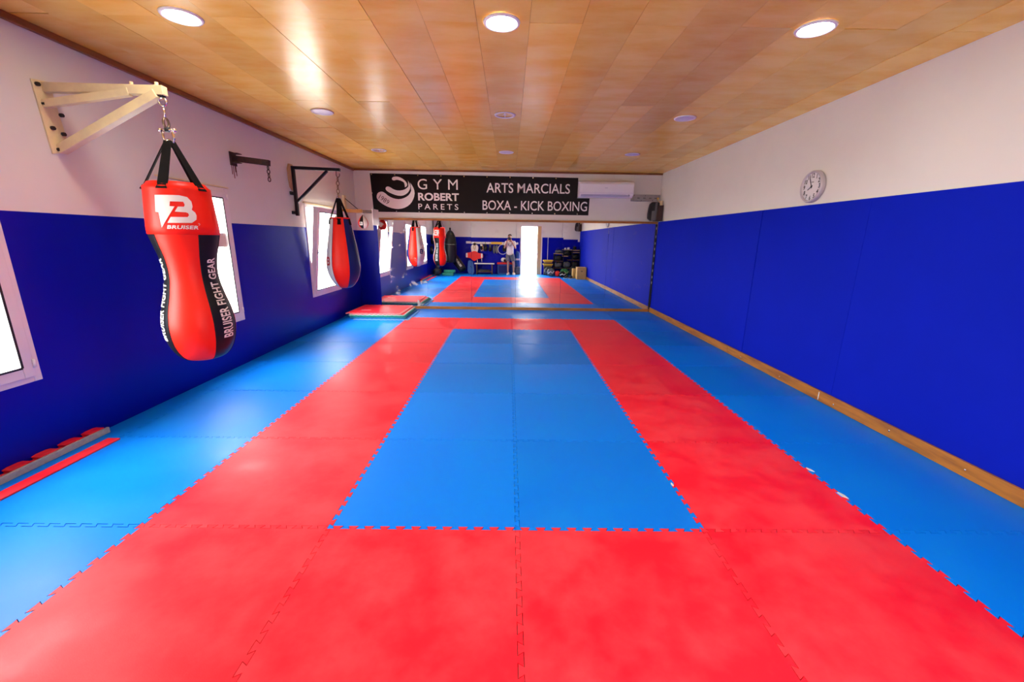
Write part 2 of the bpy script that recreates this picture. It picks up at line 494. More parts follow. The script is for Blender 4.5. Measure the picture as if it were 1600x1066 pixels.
# ------------------------------------------------------------------ setting: ceiling of plywood boards
bm = B(); box(bm, XL - 0.2, XR + 0.2, YB - 0.2, YF + 0.2, ZC + 0.012, ZC + 0.14)
ceiling = struct(obj('ceiling', bm, 'gap_dark'))
BW = 0.334
BC = {}
def board(x0, x1, y0, y1):
    k = (round(x1 - x0, 3), round(y1 - y0, 3))
    if k not in BC:
        bm = B(); g = 0.0008
        box(bm, g, x1 - x0 - g, 0.0022, y1 - y0 - 0.0022, 0, 0.011)
        me = bpy.data.meshes.new('ceiling_board'); bm.to_mesh(me); bm.free(); me.materials.append(MATS['ply']); BC[k] = me
    o = bpy.data.objects.new('ceiling_board', BC[k]); C.objects.link(o); o.parent = ceiling
    o.location = (x0, y0, ZC + random.uniform(-0.0005, 0.0012))
    o.rotation_euler = (random.uniform(-0.0009, 0.0009), random.uniform(-0.0025, 0.0025), 0)
x = 0.05 - 10 * BW; col = 0
while x < XR - 0.01:
    a, b_ = max(x, XL + 0.002), min(x + BW, XR - 0.002)
    cuts = [3.02 + 2.7 * k for k in range(-2, 3)] if col % 2 == 0 else [4.65 + 2.66 * k for k in range(-3, 3)]
    ys = [YB + 0.002] + [c for c in cuts if YB + 0.1 < c < YF - 0.1] + [YF - 0.002]
    if b_ - a > 0.02:
        for p, q in zip(ys[:-1], ys[1:]): board(a, b_, p, q)
    x += BW; col += 1

# ------------------------------------------------------------------ setting: walls
T = 0.24
TL = 0.09
# left wall, three openings, blue paint below, white above
bm = B()
ycuts = sorted({YB - T, YF + T} | {w[0] for w in WINS} | {w[1] for w in WINS})
zl = [-0.14, 0.52, 0.535, ZBL, 1.99, 2.0, ZC + 0.14]
for ya, yb in zip(ycuts[:-1], ycuts[1:]):
    for za, zb in zip(zl[:-1], zl[1:]):
        ym, zm = (ya + yb) / 2, (za + zb) / 2
        if any(w[0] < ym < w[1] and w[2] < zm < w[3] for w in WINS): continue
        box(bm, XL - TL, XL, ya, yb, za, zb, 1 if zm < ZBL else 0)
struct(obj('wall_left', bm, ['wall_white', 'wall_blue']))
# right wall: plaster with blue sheet panels screwed on
bm = B(); box(bm, XR, XR + T, YB - T, YF + T, -0.14, ZC + 0.14)
wall_right = struct(obj('wall_right', bm, 'wall_white'))
for ya, yb in ((YB, 0.55), (0.553, 2.12), (2.123, 3.682), (3.685, 5.240), (5.252, 8.885)):
    bm = B(); box(bm, XR - 0.014, XR + 0.001, ya, yb, 0.0, ZBR)
    obj('wall_panel', bm, 'panel_blue', wall_right, bevel=0.002, origin=(XR, ya, 0))
bm = B(); box(bm, XR - 0.004, XR + 0.001, 5.240, 5.252, 0.1, ZBR)
obj('panel_joint', bm, 'rubber', wall_right, origin=(XR, 5.24, 0))
# front wall (behind the mirrors)
bm = B()
box(bm, XL - T, XR + T, YF, YF + T, ZBL, ZC + 0.14, 0)
box(bm, XL - T, XR + T, YF, YF + T, -0.14, ZBL, 1)
wall_front = struct(obj('wall_front', bm, ['wall_white', 'wall_blue']))
bm = B(); box(bm, -2.885, -2.80, YF - 0.02, YF, 0.0, 1.835)
obj('edge_strip', bm, 'wall_blue', wall_front)
# rear wall with the open door
bm = B()
dx0, dx1, dz = DOOR
for xa, xb, za, zb, zs in ((XL - T, dx0, 0, ZC + .14, 1.56), (dx0, dx1, dz, ZC + .14, 0), (dx1, 2.3, 0, ZC + .14, 1.60), (2.3, XR + T, 0, ZC + .14, 1.54)):
    if zs:
        box(bm, xa, xb, YB - T, YB, -0.14, zs, 1); box(bm, xa, xb, YB - T, YB, zs, zb, 0)
    else: box(bm, xa, xb, YB - T, YB, za, zb, 0)
wall_rear = struct(obj('wall_rear', bm, ['wall_white', 'wall_blue']))
# electric conduit beside the door
bm = B(); box(bm, 1.615, 1.635, YB, YB + 0.015, 0.62, 1.62)
obj('conduit', bm, 'pvc', wall_rear)

# ceiling trims and baseboard
def trim(name, x0, x1, y0, y1, z0, z1, mm='trim_wood'):
    bm = B(); box(bm, x0, x1, y0, y1, z0, z1)
    return struct(obj(name, bm, mm, bevel=0.004, origin=(x0, y0, z0)))
trim('trim_1', XL, XL + 0.032, YB, YF - 0.03, ZC - 0.045, ZC)
trim('trim_2', XL, XR, YF - 0.03, YF, ZC - 0.033, ZC)
bb = trim('baseboard_right', XR - 0.038, XR - 0.014, YB, 5.55, 0.0, 0.102, 'pine')
bb2 = trim('baseboard_right', XR - 0.038, XR - 0.014, 5.553, YF - 0.05, 0.0, 0.102, 'pine')
for y in (2.45, 3.02, 3.6, 4.4, 5.2):
    bm = B(); cyl(bm, (XR - 0.0405, y, 0.05 + random.uniform(-.02, .02)), (XR - 0.037, y, 0.05), 0.006, 10)
    obj('nail', bm, 'chrome', bb)
bm = B(); box(bm, XR - 0.0392, XR - 0.037, 3.795, 3.803, 0.012, 0.09); obj('split', bm, 'mat_white', bb)
# wooden rails that hold the mirrors
trim('trim_3', -2.20, XR - 0.04, YF - 0.045, YF, 0.0, 0.058, 'pine_x')
trim('trim_4', -2.812, -1.62, YF - 0.045, YF, 1.845, 1.887, 'pine_x')
trim('trim_5', -1.617, XR - 0.02, YF - 0.045, YF, 1.845, 1.887, 'pine_x')
# foam bead along the right edge of the mirrors
bm = B(); box(bm, XR - 0.05, XR - 0.02, YF - 0.04, YF, 0.058, 1.84)
fb = struct(obj('trim_6', bm, 'rubber'))
for k in range(9):
    z = 0.62 + k * 0.14 + random.uniform(-.02, .02)
    bm = B(); blob(bm, (XR - 0.035, YF - 0.042, z), (0.006, 0.005, 0.03), 8, 6); obj('filler', bm, 'mat_white', fb)

# ------------------------------------------------------------------ windows
def window(name, y0, y1, z0, z1, tilt=0.0, hinge_side=1, trimtop=False):
    fwid, d0, d1 = 0.05, XL - 0.07, XL + 0.012
    bm = B()
    for a in ((y0, y0 + fwid, z0, z1), (y1 - fwid, y1, z0, z1), (y0 + fwid, y1 - fwid, z0, z0 + fwid), (y0 + fwid, y1 - fwid, z1 - fwid, z1)):
        box(bm, d0, d1, a[0], a[1], a[2], a[3])
    fr = struct(obj(name, bm, 'pvc', bevel=0.004, origin=(XL, (y0 + y1) / 2, z0)))
    sw = 0.07; a0, a1, b0, b1 = y0 + 0.038, y1 - 0.038, z0 + 0.038, z1 - 0.038
    s0, s1 = XL - 0.05, XL + 0.024
    piv = Vector((XL, (y0 + y1) / 2, b0))
    bm = B()
    for a in ((a0, a0 + sw, b0, b1), (a1 - sw, a1, b0, b1), (a0 + sw, a1 - sw, b0, b0 + sw), (a0 + sw, a1 - sw, b1 - sw, b1)):
        box(bm, s0, s1, a[0], a[1], a[2], a[3])
    sash = obj('sash', bm, 'pvc', fr, bevel=0.004, origin=piv)
    bm = B(); box(bm, XL - 0.02, XL - 0.012, a0 + sw - .006, a1 - sw + .006, b0 + sw - .006, b1 - sw + .006)
    obj('pane', bm, 'window_glass', sash)
    bm = B()
    g = 0.007
    for a in ((a0 + sw - g, a0 + sw + g, b0 + sw, b1 - sw), (a1 - sw - g, a1 - sw + g, b0 + sw, b1 - sw), (a0 + sw, a1 - sw, b0 + sw - g, b0 + sw + g), (a0 + sw, a1 - sw, b1 - sw - g, b1 - sw + g)):
        box(bm, s1 - 0.002, s1 + 0.0015, *a)
    obj('gasket', bm, 'rubber', sash)
    hy = a0 + 0.035 if hinge_side > 0 else a1 - 0.035
    hz = (b0 + b1) / 2
    bm = B(); box(bm, s1, s1 + 0.012, hy - .014, hy + .014, hz - .035, hz + .035); cyl(bm, (s1, hy, hz), (s1 + .045, hy, hz), .009, 10)
    bar(bm, (s1 + .045, hy - .005, hz), (s1 + .045, hy + .12 * hinge_side, hz - .004), .018, .016)
    obj('handle', bm, 'chrome', sash, bevel=0.002)
    for z in (b0 + 0.06, b1 - 0.08):
        yy = a1 - 0.004 if hinge_side > 0 else a0 + 0.004
        bm = B(); cyl(bm, (s1 + .006, yy, z), (s1 + .006, yy, z + .055), .009, 10); obj('hinge', bm, 'pvc', fr)
    if trimtop:
        bm = B(); box(bm, XL, XL + 0.02, y0 - 0.03, y1 + 0.02, z1 + 0.004, z1 + 0.016); obj('top_strip', bm, 'cream_paint', fr)
    sash.rotation_euler = (0, tilt, 0)
    return fr, sash
window('window_1', *WINS[0])
w2, s2 = window('window_2', *WINS[1], trimtop=True)
window('window_3', *WINS[2], tilt=R(7.2), trimtop=True)
bm = B(); box(bm, XL - 0.0115, XL - 0.009, 4.66, 4.80, 1.37, 1.52)
tag(obj('paper_note', bm, 'paper', origin=(XL, 4.67, 1.385)), 'small pinkish paper note stuck on the window pane beside the pin-shaped bag', 'paper')

# door frame at the rear
bm = B()
box(bm, dx1, dx1 + 0.165, YB - 0.02, YB + 0.03, 0, dz + 0.02, 0)
box(bm, dx1 + 0.165, dx1 + 0.215, YB, YB + 0.022, 0, dz + 0.10, 1)
box(bm, dx0 - 0.06, dx0, YB - 0.06, YB + 0.02, 0, dz + 0.10, 1)
box(bm, dx0, dx1 + 0.165, YB - 0.06, YB + 0.02, dz + 0.02, dz + 0.10, 1)
struct(obj('door_1', bm, ['pine_pale', 'pvc'], bevel=0.003, origin=(dx0, YB, 0)))
# ground outside
bm = B(); box(bm, -40, 40, -40, 40, -0.34, -0.16)
struct(obj('ground', bm, 'concrete'))

# ------------------------------------------------------------------ mirrors: six panels
MX = [-2.805, -1.80, -0.862, 0.083, 1.045, 2.01, 2.975]
MT = [0.02, 0.02, 0.066, 0.066, 0.09, 0.05]
MLAB = ['smudged tall mirror panel at the left end, beside the blue wall and the mat stack', 'second mirror panel from the left, showing the hanging bags',
        'third mirror panel from the left, showing the photographer', 'fourth mirror panel from the left, showing the bright open door',
        'fifth mirror panel from the left, showing the carton box', 'mirror panel at the right end, against the blue sheet wall']
for k in range(6):
    bm = B(); g = 0.0016
    box(bm, MX[k] + g, MX[k + 1] - g, YM, YM + 0.005, 0.058, 1.846)
    o = tag(obj('wall_mirror', bm, 'mirror_dirty' if k == 0 else 'mirror_clean', origin=((MX[k] + MX[k + 1]) / 2, YM, 0.058)), MLAB[k], 'mirror', 'mirror panels along the end wall')
    o.rotation_euler = (-R(MT[k]), 0, 0)

# ------------------------------------------------------------------ ceiling downlights
LX, LY = (-2.13, -0.127, 1.865), (1.0, 3.015, 5.025, 7.05)
COLN = {-2.13: 'left', -0.127: 'middle', 1.865: 'right'}
def downlight(x, y, state, label):
    t = thing('ceiling_light', label, 'ceiling light', (x, y, ZC - 0.002), 'round recessed lights in the plywood ceiling')
    bm = B(); prof = [(0.094, -0.004), (0.098, -0.010), (0.112, -0.009), (0.118, 0.0), (0.094, 0.0), (0.094, -0.004)]
    lathe(bm, prof, (x, y, ZC - 0.002), 40); obj('trim_ring', bm, 'lamp_ring', t)
    bm = B()
    if state == 'empty':
        lathe(bm, [(0.0, 0.06), (0.05, 0.055), (0.094, -0.002)], (x, y, ZC - 0.002), 32); obj('reflector', bm, 'lamp_socket', t)
        bm = B(); lathe(bm, [(0.0, 0.0), (0.02, 0.0), (0.022, 0.05)], (x, y, ZC - 0.002), 16); obj('socket', bm, 'lamp_ring', t)
        bm = B(); bar(bm, (x - 0.09, y, ZC - 0.004), (x + 0.09, y, ZC - 0.004), 0.006, 0.004); bar(bm, (x, y - 0.09, ZC - 0.004), (x, y + 0.09, ZC - 0.004), 0.006, 0.004)
        obj('wire_bar', bm, 'lamp_ring', t)
    else:
        lathe(bm, [(0.0, -0.0075), (0.06, -0.0065), (0.0945, -0.004)], (x, y, ZC - 0.002), 40)
        obj('diffuser', bm, 'lamp_on' if state == 'on' else 'lamp_off', t)
for x in LX:
    downlight(x, 1.0, 'on', 'lit round ceiling light behind the camera, on the %s line' % COLN[x])
    downlight(x, 3.015, 'on', {-2.13: 'lit round ceiling light above the cream bag bracket', -0.127: 'brightest lit round ceiling light, near the top middle', 1.865: 'lit round ceiling light near the upper right, towards the clock wall'}[x])
    downlight(x, 5.025, 'empty' if x == -0.127 else 'off', {-2.13: 'unlit white ceiling light left, amid the window glare on the boards', -0.127: 'ceiling light without cover, its dark inside showing, on the middle line', 1.865: 'unlit lavender ceiling light on the right, halfway down the room'}[x])
    downlight(x, 7.05, 'empty' if x == -2.13 else 'off', {-2.13: 'small open ceiling light nearest the banner emblem', -0.127: 'small unlit ceiling light above the middle of the banner', 1.865: 'small unlit ceiling light above the air conditioner'}[x])

# ------------------------------------------------------------------ surfaces of revolution with decals
def rad_at(prof, z):
    for (r0, z0), (r1, z1) in zip(prof[:-1], prof[1:]):
        if min(z0, z1) <= z <= max(z0, z1) and z0 != z1:
            return r0 + (r1 - r0) * (z - z0) / (z1 - z0)
    return prof[0][0]
def spline(pts, n=6):
    out = []
    P = [pts[0]] + list(pts) + [pts[-1]]
    for i in range(1, len(P) - 2):
        p0, p1, p2, p3 = P[i - 1], P[i], P[i + 1], P[i + 2]
        for k in range(n):
            t = k / n
            out.append(tuple(0.5 * ((2 * p1[d]) + (-p0[d] + p2[d]) * t + (2 * p0[d] - 5 * p1[d] + 4 * p2[d] - p3[d]) * t * t + (-p0[d] + 3 * p1[d] - 3 * p2[d] + p3[d]) * t ** 3) for d in (0, 1)))
    out.append(pts[-1])
    return [(max(r, 0), z) for r, z in out]
def on_bag(prof, c, eps=0.0022):
    def fn(ang, z):
        r = rad_at(prof, z) + eps
        return (c[0] + r * math.sin(ang), c[1] - r * math.cos(ang), z)
    return fn

B_LOGO = [(272, 418), (590, 410), (690, 430), (735, 490), (738, 560), (718, 610), (755, 645), (768, 690), (755, 750), (690, 800), (400, 808),
          (450, 722), (650, 718), (672, 690), (665, 660), (640, 650), (508, 645), (555, 572), (630, 570), (642, 540), (630, 500), (468, 502),
          (455, 570), (515, 572), (318, 878), (300, 660), (255, 655)]
B_NORM = [((x - 255) / 513.0, (878 - y) / 468.0) for x, y in B_LOGO]
def decal_text(bm, s, fn, a0, a1, z0, z1, vertical=False, bold=0.02, cu=24, cv=3, shear=0.0, space=1.05, flip=False):
    vs, fs, asp = text2d(s, bold, space, shear)
    if vertical:
        g = lambda u, v: fn(a1 + (a0 - a1) * v, z0 + (z1 - z0) * u)
        add_flat(bm, vs, fs, g, 60, 3)
    else:
        g = lambda u, v: fn(a0 + (a1 - a0) * u, z0 + (z1 - z0) * v)
        add_flat(bm, vs, fs, g, cu, cv)

def strap(bm, p, q, w, out, t=0.006, sag=0.0, n=6):
    """flat webbing from p to q lying across direction `out`."""
    p, q = Vector(p), Vector(q); out = Vector(out).normalized()
    d = (q - p).normalized(); s = d.cross(out).normalized(); nn = s.cross(d)
    prev = None
    for i in range(n + 1):
        c = p.lerp(q, i / n) + nn * (sag * math.sin(PI * i / n)); ww = w * (0.75 + 0.25 * i / n)
        cur = [bm.verts.new(c + s * (a * ww / 2) + nn * (b * t / 2)) for a, b in ((-1, -1), (1, -1), (1, 1), (-1, 1))]
        if prev:
            for j in range(4): bm.faces.new((prev[j], prev[(j + 1) % 4], cur[(j + 1) % 4], cur[j]))
        else: bm.faces.new(cur[::-1])
        prev = cur
    bm.faces.new(prev)

def link(bm, c, r, t, axis, sy=1.35): ring(bm, c, r, t, axis, 16, 6, 1.0, sy)

# ------------------------------------------------------------------ cream wall bracket with the pin-shaped bag
BX, BY = -2.456, 3.17
t = thing('wall_bracket', 'cream painted steel wall bracket with diagonal brace holding the pin-shaped bag', 'bracket', (XL, BY, 2.05))
bm = B()
poly = [(3.075, 2.485), (3.19, 2.50), (3.235, 2.06), (3.105, 2.03)]
prism(bm, poly, lambda u, v, s: (s, u, v), XL, XL + 0.012); obj('wall_plate', bm, 'cream_paint', t, bevel=0.003)
bm = B(); bar(bm, (XL, 3.155, 2.455), (BX + 0.03, BY, 2.452), 0.05, 0.058); obj('arm', bm, 'cream_paint', t, bevel=0.004)
bm = B(); bar(bm, (XL + 0.01, 3.125, 2.345), (BX - 0.20, BY - 0.012, 2.438), 0.04, 0.05); obj('arm', bm, 'cream_paint', t, bevel=0.004)
bm = B(); bar(bm, (XL + 0.012, 3.165, 2.065), (BX - 0.02, BY - 0.006, 2.43), 0.055, 0.058); obj('brace', bm, 'cream_paint', t, bevel=0.004)
for y, z in ((3.10, 2.46), (3.115, 2.345), (3.215, 2.30), (3.135, 2.20), (3.20, 2.175), (3.145, 2.065), (3.21, 2.07)):
    bm = B(); cyl(bm, (XL + 0.008, y, z), (XL + 0.03, y, z), 0.0135, 6); obj('bolt', bm, 'dark_bolt', t)
for x in (BX - 0.19, BX - 0.02):
    bm = B(); cyl(bm, (x, BY, 2.47), (x, BY, 2.505), 0.011, 8); cyl(bm, (x, BY, 2.475), (x, BY, 2.487), 0.019, 6); obj('bolt', bm, 'cream_paint', t)
bm = B(); box(bm, BX - 0.03, BX + 0.018, BY - 0.018, BY + 0.018, 2.415, 2.428); obj('end_cap', bm, 'rubber', t)

t = thing('hanging_chain', 'chrome eye rod and shackle between cream bracket and pin-shaped bag', 'chain', (BX, BY, 2.10))
bm = B(); ring(bm, (BX, BY, 2.385), 0.026, 0.007, 'y'); obj('eye', bm, 'chrome', t)
bm = B(); cyl(bm, (BX, BY, 2.362), (BX, BY, 2.275), 0.0065, 10); obj('rod', bm, 'chrome', t)
bm = B(); link(bm, (BX, BY, 2.25), 0.024, 0.008, 'x'); obj('link', bm, 'old_chain', t)
bm = B(); cyl(bm, (BX, BY, 2.225), (BX, BY, 2.195), 0.017, 12); obj('swivel', bm, 'rubber', t)
bm = B(); cyl(bm, (BX - 0.048, BY, 2.205), (BX + 0.048, BY, 2.205), 0.010, 10)
for s in (-1, 1): blob(bm, (BX + s * 0.05, BY, 2.205), (0.013, 0.015, 0.015), 10, 8)
obj('pin', bm, 'chrome', t)
bm = B()
tube(bm, [(BX - 0.036, BY, 2.205), (BX - 0.036, BY, 2.15), (BX - 0.022, BY, 2.118), (BX, BY, 2.108), (BX + 0.022, BY, 2.118), (BX + 0.036, BY, 2.15), (BX + 0.036, BY, 2.205)], 0.008, 8)
obj('shackle', bm, 'chrome', t)

PB = spline([(0.0, 0.555), (0.10, 0.560), (0.165, 0.60), (0.215, 0.70), (0.232, 0.83), (0.218, 0.95), (0.185, 1.08), (0.165, 1.20), (0.172, 1.32), (0.195, 1.42), (0.213, 1.50)], 5)
PC = [(0.206, 1.50), (0.2165, 1.502), (0.216, 1.56), (0.208, 1.66), (0.200, 1.76), (0.197, 1.805), (0.198, 1.822), (0.180, 1.838), (0.168, 1.856), (0.158, 1.858), (0.15, 1.80), (0.0, 1.79)]
FACE = math.atan2(0 - BX, BY)      # screen-facing azimuth of the bag (towards the viewer)
t = thing('punching_bag', 'red and black pin-shaped heavy bag with white lightning B emblem', 'punching bag', (BX, BY, 0.555))
fc = -R(36)  # screen-left is negative azimuth; 0 = facing -y
bm = B()
RED0, RED1 = R(-53 + 37), R(21 + 37)       # red front panel: azimuth measured from -y towards +x
def pmi(i, a):
    a = (a + PI) % (2 * PI) - PI
    d = math.degrees(a) % 360
    return 0 if (d > 344 or d < 58 or 112 < d < 178 or 232 < d < 298) else 1
lathe(bm, PB, (BX, BY), 180, pmi)
body = obj('body', bm, ['leather_red', 'leather_black'], t)
bm = B(); lathe(bm, PC, (BX, BY), 64); obj('collar', bm, 'leather_red', t)
for a in (RED0, RED1, R(112), R(178), R(232), R(298)):
    bm = B(); tube(bm, [(BX + (r + .001) * math.sin(a), BY - (r + .001) * math.cos(a), z) for r, z in PB[6:]], 0.0025, 6)
    obj('seam', bm, 'leather_black', body)
bm = B(); f = on_bag(PC, (BX, BY), 0.003)
A0, A1 = R(-41 + 37), R(23 + 37)
add_flat(bm, B_NORM, [tuple(range(len(B_NORM)))], lambda u, v: f(A0 + (A1 - A0) * u, 1.545 + 0.218 * v), 14, 6)
bmesh.ops.triangulate(bm, faces=bm.faces); obj('emblem', bm, 'print_white', t)
bm = B(); add_flat(bm, B_NORM, [tuple(range(len(B_NORM)))], lambda u, v: f(R(174 + 60 * u), 1.545 + 0.218 * v), 14, 6)
bmesh.ops.triangulate(bm, faces=bm.faces); obj('emblem', bm, 'print_white', t)
bm = B(); decal_text(bm, 'BRUISER', f, R(-25 + 37), R(22 + 37), 1.538, 1.563, shear=0.2, bold=0.03); obj('lettering', bm, 'print_white', t)
bm = B(); ring(bm, f(R(24 + 37), 1.573), 0.006, 0.0012, 'y', 12, 4); obj('trademark_ring', bm, 'print_white', t)
f2 = on_bag(PB, (BX, BY), 0.0025)
for a in (R(85), R(-39), R(205)):
    bm = B(); decal_text(bm, 'BRUISER FIGHT GEAR', f2, a - R(12), a + R(12), 0.735, 1.335, vertical=True, bold=0.022)
    obj('lettering', bm, 'print_silver' if a > R(90) else 'print_white', t)
for k, a in enumerate((R(-58), R(12), R(82), R(172))):
    dv = Vector((math.sin(a), -math.cos(a), 0))
    bm = B(); strap(bm, Vector((BX, BY, 2.135)) + dv * 0.022, Vector((BX, BY, 1.835)) + dv * 0.178, 0.064, dv); 
    strap(bm, Vector((BX, BY, 1.835)) + dv * 0.184, Vector((BX, BY, 1.805)) + dv * 0.203, 0.066, dv)
    obj('strap', bm, 'web_black', t)
bm = B(); ring(bm, (BX, BY, 2.122), 0.022, 0.008, 'x'); obj('d_ring', bm, 'chrome', t)

# ------------------------------------------------------------------ small rusty bracket between the windows
t = thing('wall_bracket', 'short rusty dark bracket with a stub of chain, on the wall between two windows', 'bracket', (XL, 5.1, 2.2))
bm = B(); box(bm, XL, XL + 0.016, 5.045, 5.15, 2.27, 2.415); box(bm, XL + .016, XL + .09, 5.055, 5.14, 2.395, 2.403); box(bm, XL + .016, XL + .08, 5.055, 5.14, 2.30, 2.308)
obj('wall_plate', bm, 'rust_steel', t, bevel=0.002)
bm = B(); bar(bm, (XL + 0.01, 5.1, 2.35), (-2.815, 5.1, 2.305), 0.05, 0.062); obj('arm', bm, 'rust_steel', t, bevel=0.004)
bm = B(); cyl(bm, (-2.84, 5.06, 2.305), (-2.84, 5.14, 2.305), 0.012, 8); obj('bolt', bm, 'rust_steel', t)
for k in range(4):
    bm = B(); link(bm, (-2.838, 5.1, 2.255 - 0.042 * k), 0.015, 0.005, 'y' if k % 2 else 'x', 1.6); obj('chain_link', bm, 'rust_steel', t)
bm = B()
for y, l in ((5.06, 0.10), (5.09, 0.14), (5.12, 0.07), (5.135, 0.11)):
    box(bm, XL, XL + 0.0015, y, y + 0.012, 2.275 - l, 2.28)
obj('rust_streak', bm, 'rust_stain', t)

# ------------------------------------------------------------------ black bracket with the teardrop bag
TX, TY = -2.575, 6.4
t = thing('wall_bracket', 'black steel wall bracket with diagonal brace holding the teardrop bag', 'bracket', (XL, TY, 1.8))
bm = B(); prism(bm, smooth_poly([(6.30, 2.50), (6.48, 2.50), (6.50, 2.25), (6.40, 2.12), (6.30, 2.2)], 1), lambda u, v, s: (s, u, v), XL, XL + 0.02); obj('backing_board', bm, 'shelf_wood', t)
bm = B(); box(bm, XL + 0.02, XL + 0.06, TY - 0.022, TY + 0.022, 1.79, 2.455); obj('upright', bm, 'black_steel', t, bevel=0.003)
bm = B(); bar(bm, (XL + 0.0, TY, 2.455), (-2.515, TY, 2.433), 0.045, 0.042); obj('arm', bm, 'black_steel', t, bevel=0.003)
bm = B(); bar(bm, (XL + 0.06, TY, 1.99), (-2.70, TY, 2.42), 0.035, 0.035); obj('brace', bm, 'black_steel', t, bevel=0.003)
for z in (2.10, 1.83):
    bm = B(); box(bm, XL, XL + 0.022, TY - 0.09, TY + 0.07, z - 0.022, z + 0.022); cyl(bm, (XL + .02, TY - .065, z), (XL + .035, TY - .065, z), .01, 6); obj('wall_plate', bm, 'black_steel', t, bevel=0.002)
t = thing('hanging_chain', 'short steel hook and chain between black bracket and teardrop bag', 'chain', (TX, TY, 2.04))
bm = B(); tube(bm, [(TX, TY, 2.42), (TX - 0.002, TY, 2.36), (TX + 0.012, TY, 2.335), (TX + 0.035, TY, 2.335), (TX + 0.048, TY, 2.36), (TX + 0.048, TY, 2.385)], 0.006, 8); obj('hook', bm, 'rust_steel', t)
for k in range(5):
    bm = B(); link(bm, (TX + 0.015 - 0.003 * k, TY, 2.305 - 0.055 * k), 0.02, 0.006, 'y' if k % 2 else 'x', 1.6); obj('chain_link', bm, 'old_chain', t)

PT = spline([(0.0, 0.735), (0.07, 0.742), (0.135, 0.785), (0.205, 0.90), (0.238, 1.03), (0.237, 1.15), (0.212, 1.34), (0.178, 1.53), (0.146, 1.71), (0.138, 1.765)], 5) + [(0.128, 1.772), (0.12, 1.74), (0.0, 1.735)]
t = thing('punching_bag', 'teardrop heavy bag with white, red and blue leather panels', 'punching bag', (TX, TY, 0.735))
bm = B(); OFF = R(-40 + 21)
lathe(bm, PT, (TX, TY), 96, lambda i, a: [0, 1, 2][int(((a - OFF) % (2 * PI)) / (PI / 3)) % 3])
body = obj('body', bm, ['leather_red', 'leather_blue', 'leather_white'], t)
for k in range(6):
    a = OFF + k * PI / 3
    bm = B(); tube(bm, [(TX + (r + .0015) * math.sin(a), TY - (r + .0015) * math.cos(a), z) for r, z in PT[5:-3]], 0.003, 6)
    obj('piping', bm, 'leather_white' if k in (2, 5) else 'leather_blue', body)
f = on_bag(PT, (TX, TY), 0.003)
for a, mm in ((OFF - PI / 6 + R(8), 'print_red'), (OFF + PI * 5 / 6, 'leather_blue')):
    bm = B(); add_flat(bm, B_NORM, [tuple(range(len(B_NORM)))], lambda u, v: f(a + R(26) * (u - 0.5), 1.06 + 0.15 * v), 10, 5)
    bmesh.ops.triangulate(bm, faces=bm.faces); obj('emblem', bm, mm, t)
bm = B(); ring(bm, (TX, TY, 1.762), 0.135, 0.011, 'z', 40, 8); obj('rim', bm, 'leather_red', t)
for a in (R(-49), R(16), R(81), R(190)):
    dv = Vector((math.sin(a), -math.cos(a), 0))
    bm = B(); strap(bm, Vector((TX, TY, 2.045)) + dv * 0.02, Vector((TX, TY, 1.74)) + dv * 0.14, 0.062, dv); strap(bm, Vector((TX, TY, 1.755)) + dv * 0.148, Vector((TX, TY, 1.67)) + dv * 0.164, 0.05, dv); obj('strap', bm, 'web_black', t)
bm = B(); ring(bm, (TX, TY, 2.05), 0.024, 0.007, 'y'); obj('d_ring', bm, 'chrome', t)

# ------------------------------------------------------------------ speed ball platform and ball
SX, SY = -2.878, 8.30
t = thing('speed_ball_platform', 'wooden speed ball platform on a white post in the far left corner', 'platform', (XL, SY, 1.95))
bm = B(); box(bm, XL, -2.86, SY - 0.06, SY + 0.30, 1.955, 1.995); obj('board', bm, 'pine_pale', t, bevel=0.004)
bm = B(); box(bm, -2.858, -2.68, SY - 0.05, SY + 0.30, 1.955, 1.995); obj('board', bm, 'wood_dark', t, bevel=0.004)
bm = B(); box(bm, XL, -2.86, SY - 0.085, SY - 0.06, 1.945, 2.005); obj('front_lip', bm, 'pine_x', t, bevel=0.004)
bm = B(); box(bm, -2.68, -2.665, SY - 0.06, SY + 0.30, 1.72, 2.02); obj('end_plate', bm, 'pvc', t, bevel=0.002)
bm = B(); box(bm, XL, XL + 0.04, SY - 0.05, SY + 0.05, 1.94, 2.26); obj('post', bm, 'cream_paint', t, bevel=0.003)
bm = B(); cyl(bm, (XL + 0.03, SY, 2.21), (-2.94, SY - 0.02, 1.995), 0.007, 8); obj('stay_rod', bm, 'black_steel', t)
t = thing('speed_ball', 'small red, black and white speed ball under the wooden platform', 'speed ball', (SX, SY, 1.66))
PS = spline([(0.0, 1.655), (0.045, 1.662), (0.08, 1.70), (0.093, 1.75), (0.085, 1.80), (0.05, 1.86), (0.018, 1.895), (0.008, 1.91)], 4)
bm = B(); lathe(bm, PS, (SX, SY), 36, lambda i, a: (1 if R(-26) < (a + PI) % (2 * PI) - PI < R(24) else 0 if R(24) < (a + PI) % (2 * PI) - PI < R(76) else 2))
body = obj('body', bm, ['leather_white', 'leather_black', 'leather_red'], t)
f = on_bag(PS, (SX, SY), 0.002)
bm = B(); add_flat(bm, [(0, 0), (1, 0), (1, 1), (0, 1)], [(0, 1, 2, 3)], lambda u, v: f(R(-30 + 40 * u), 1.715 + 0.06 * v), 6, 4); obj('emblem', bm, 'print_white', t)
f3 = on_bag(PS, (SX, SY), 0.0035)
bm = B(); add_flat(bm, B_NORM, [tuple(range(len(B_NORM)))], lambda u, v: f3(R(-24 + 28 * u), 1.725 + 0.042 * v), 5, 3); obj('emblem', bm, 'print_black', t)
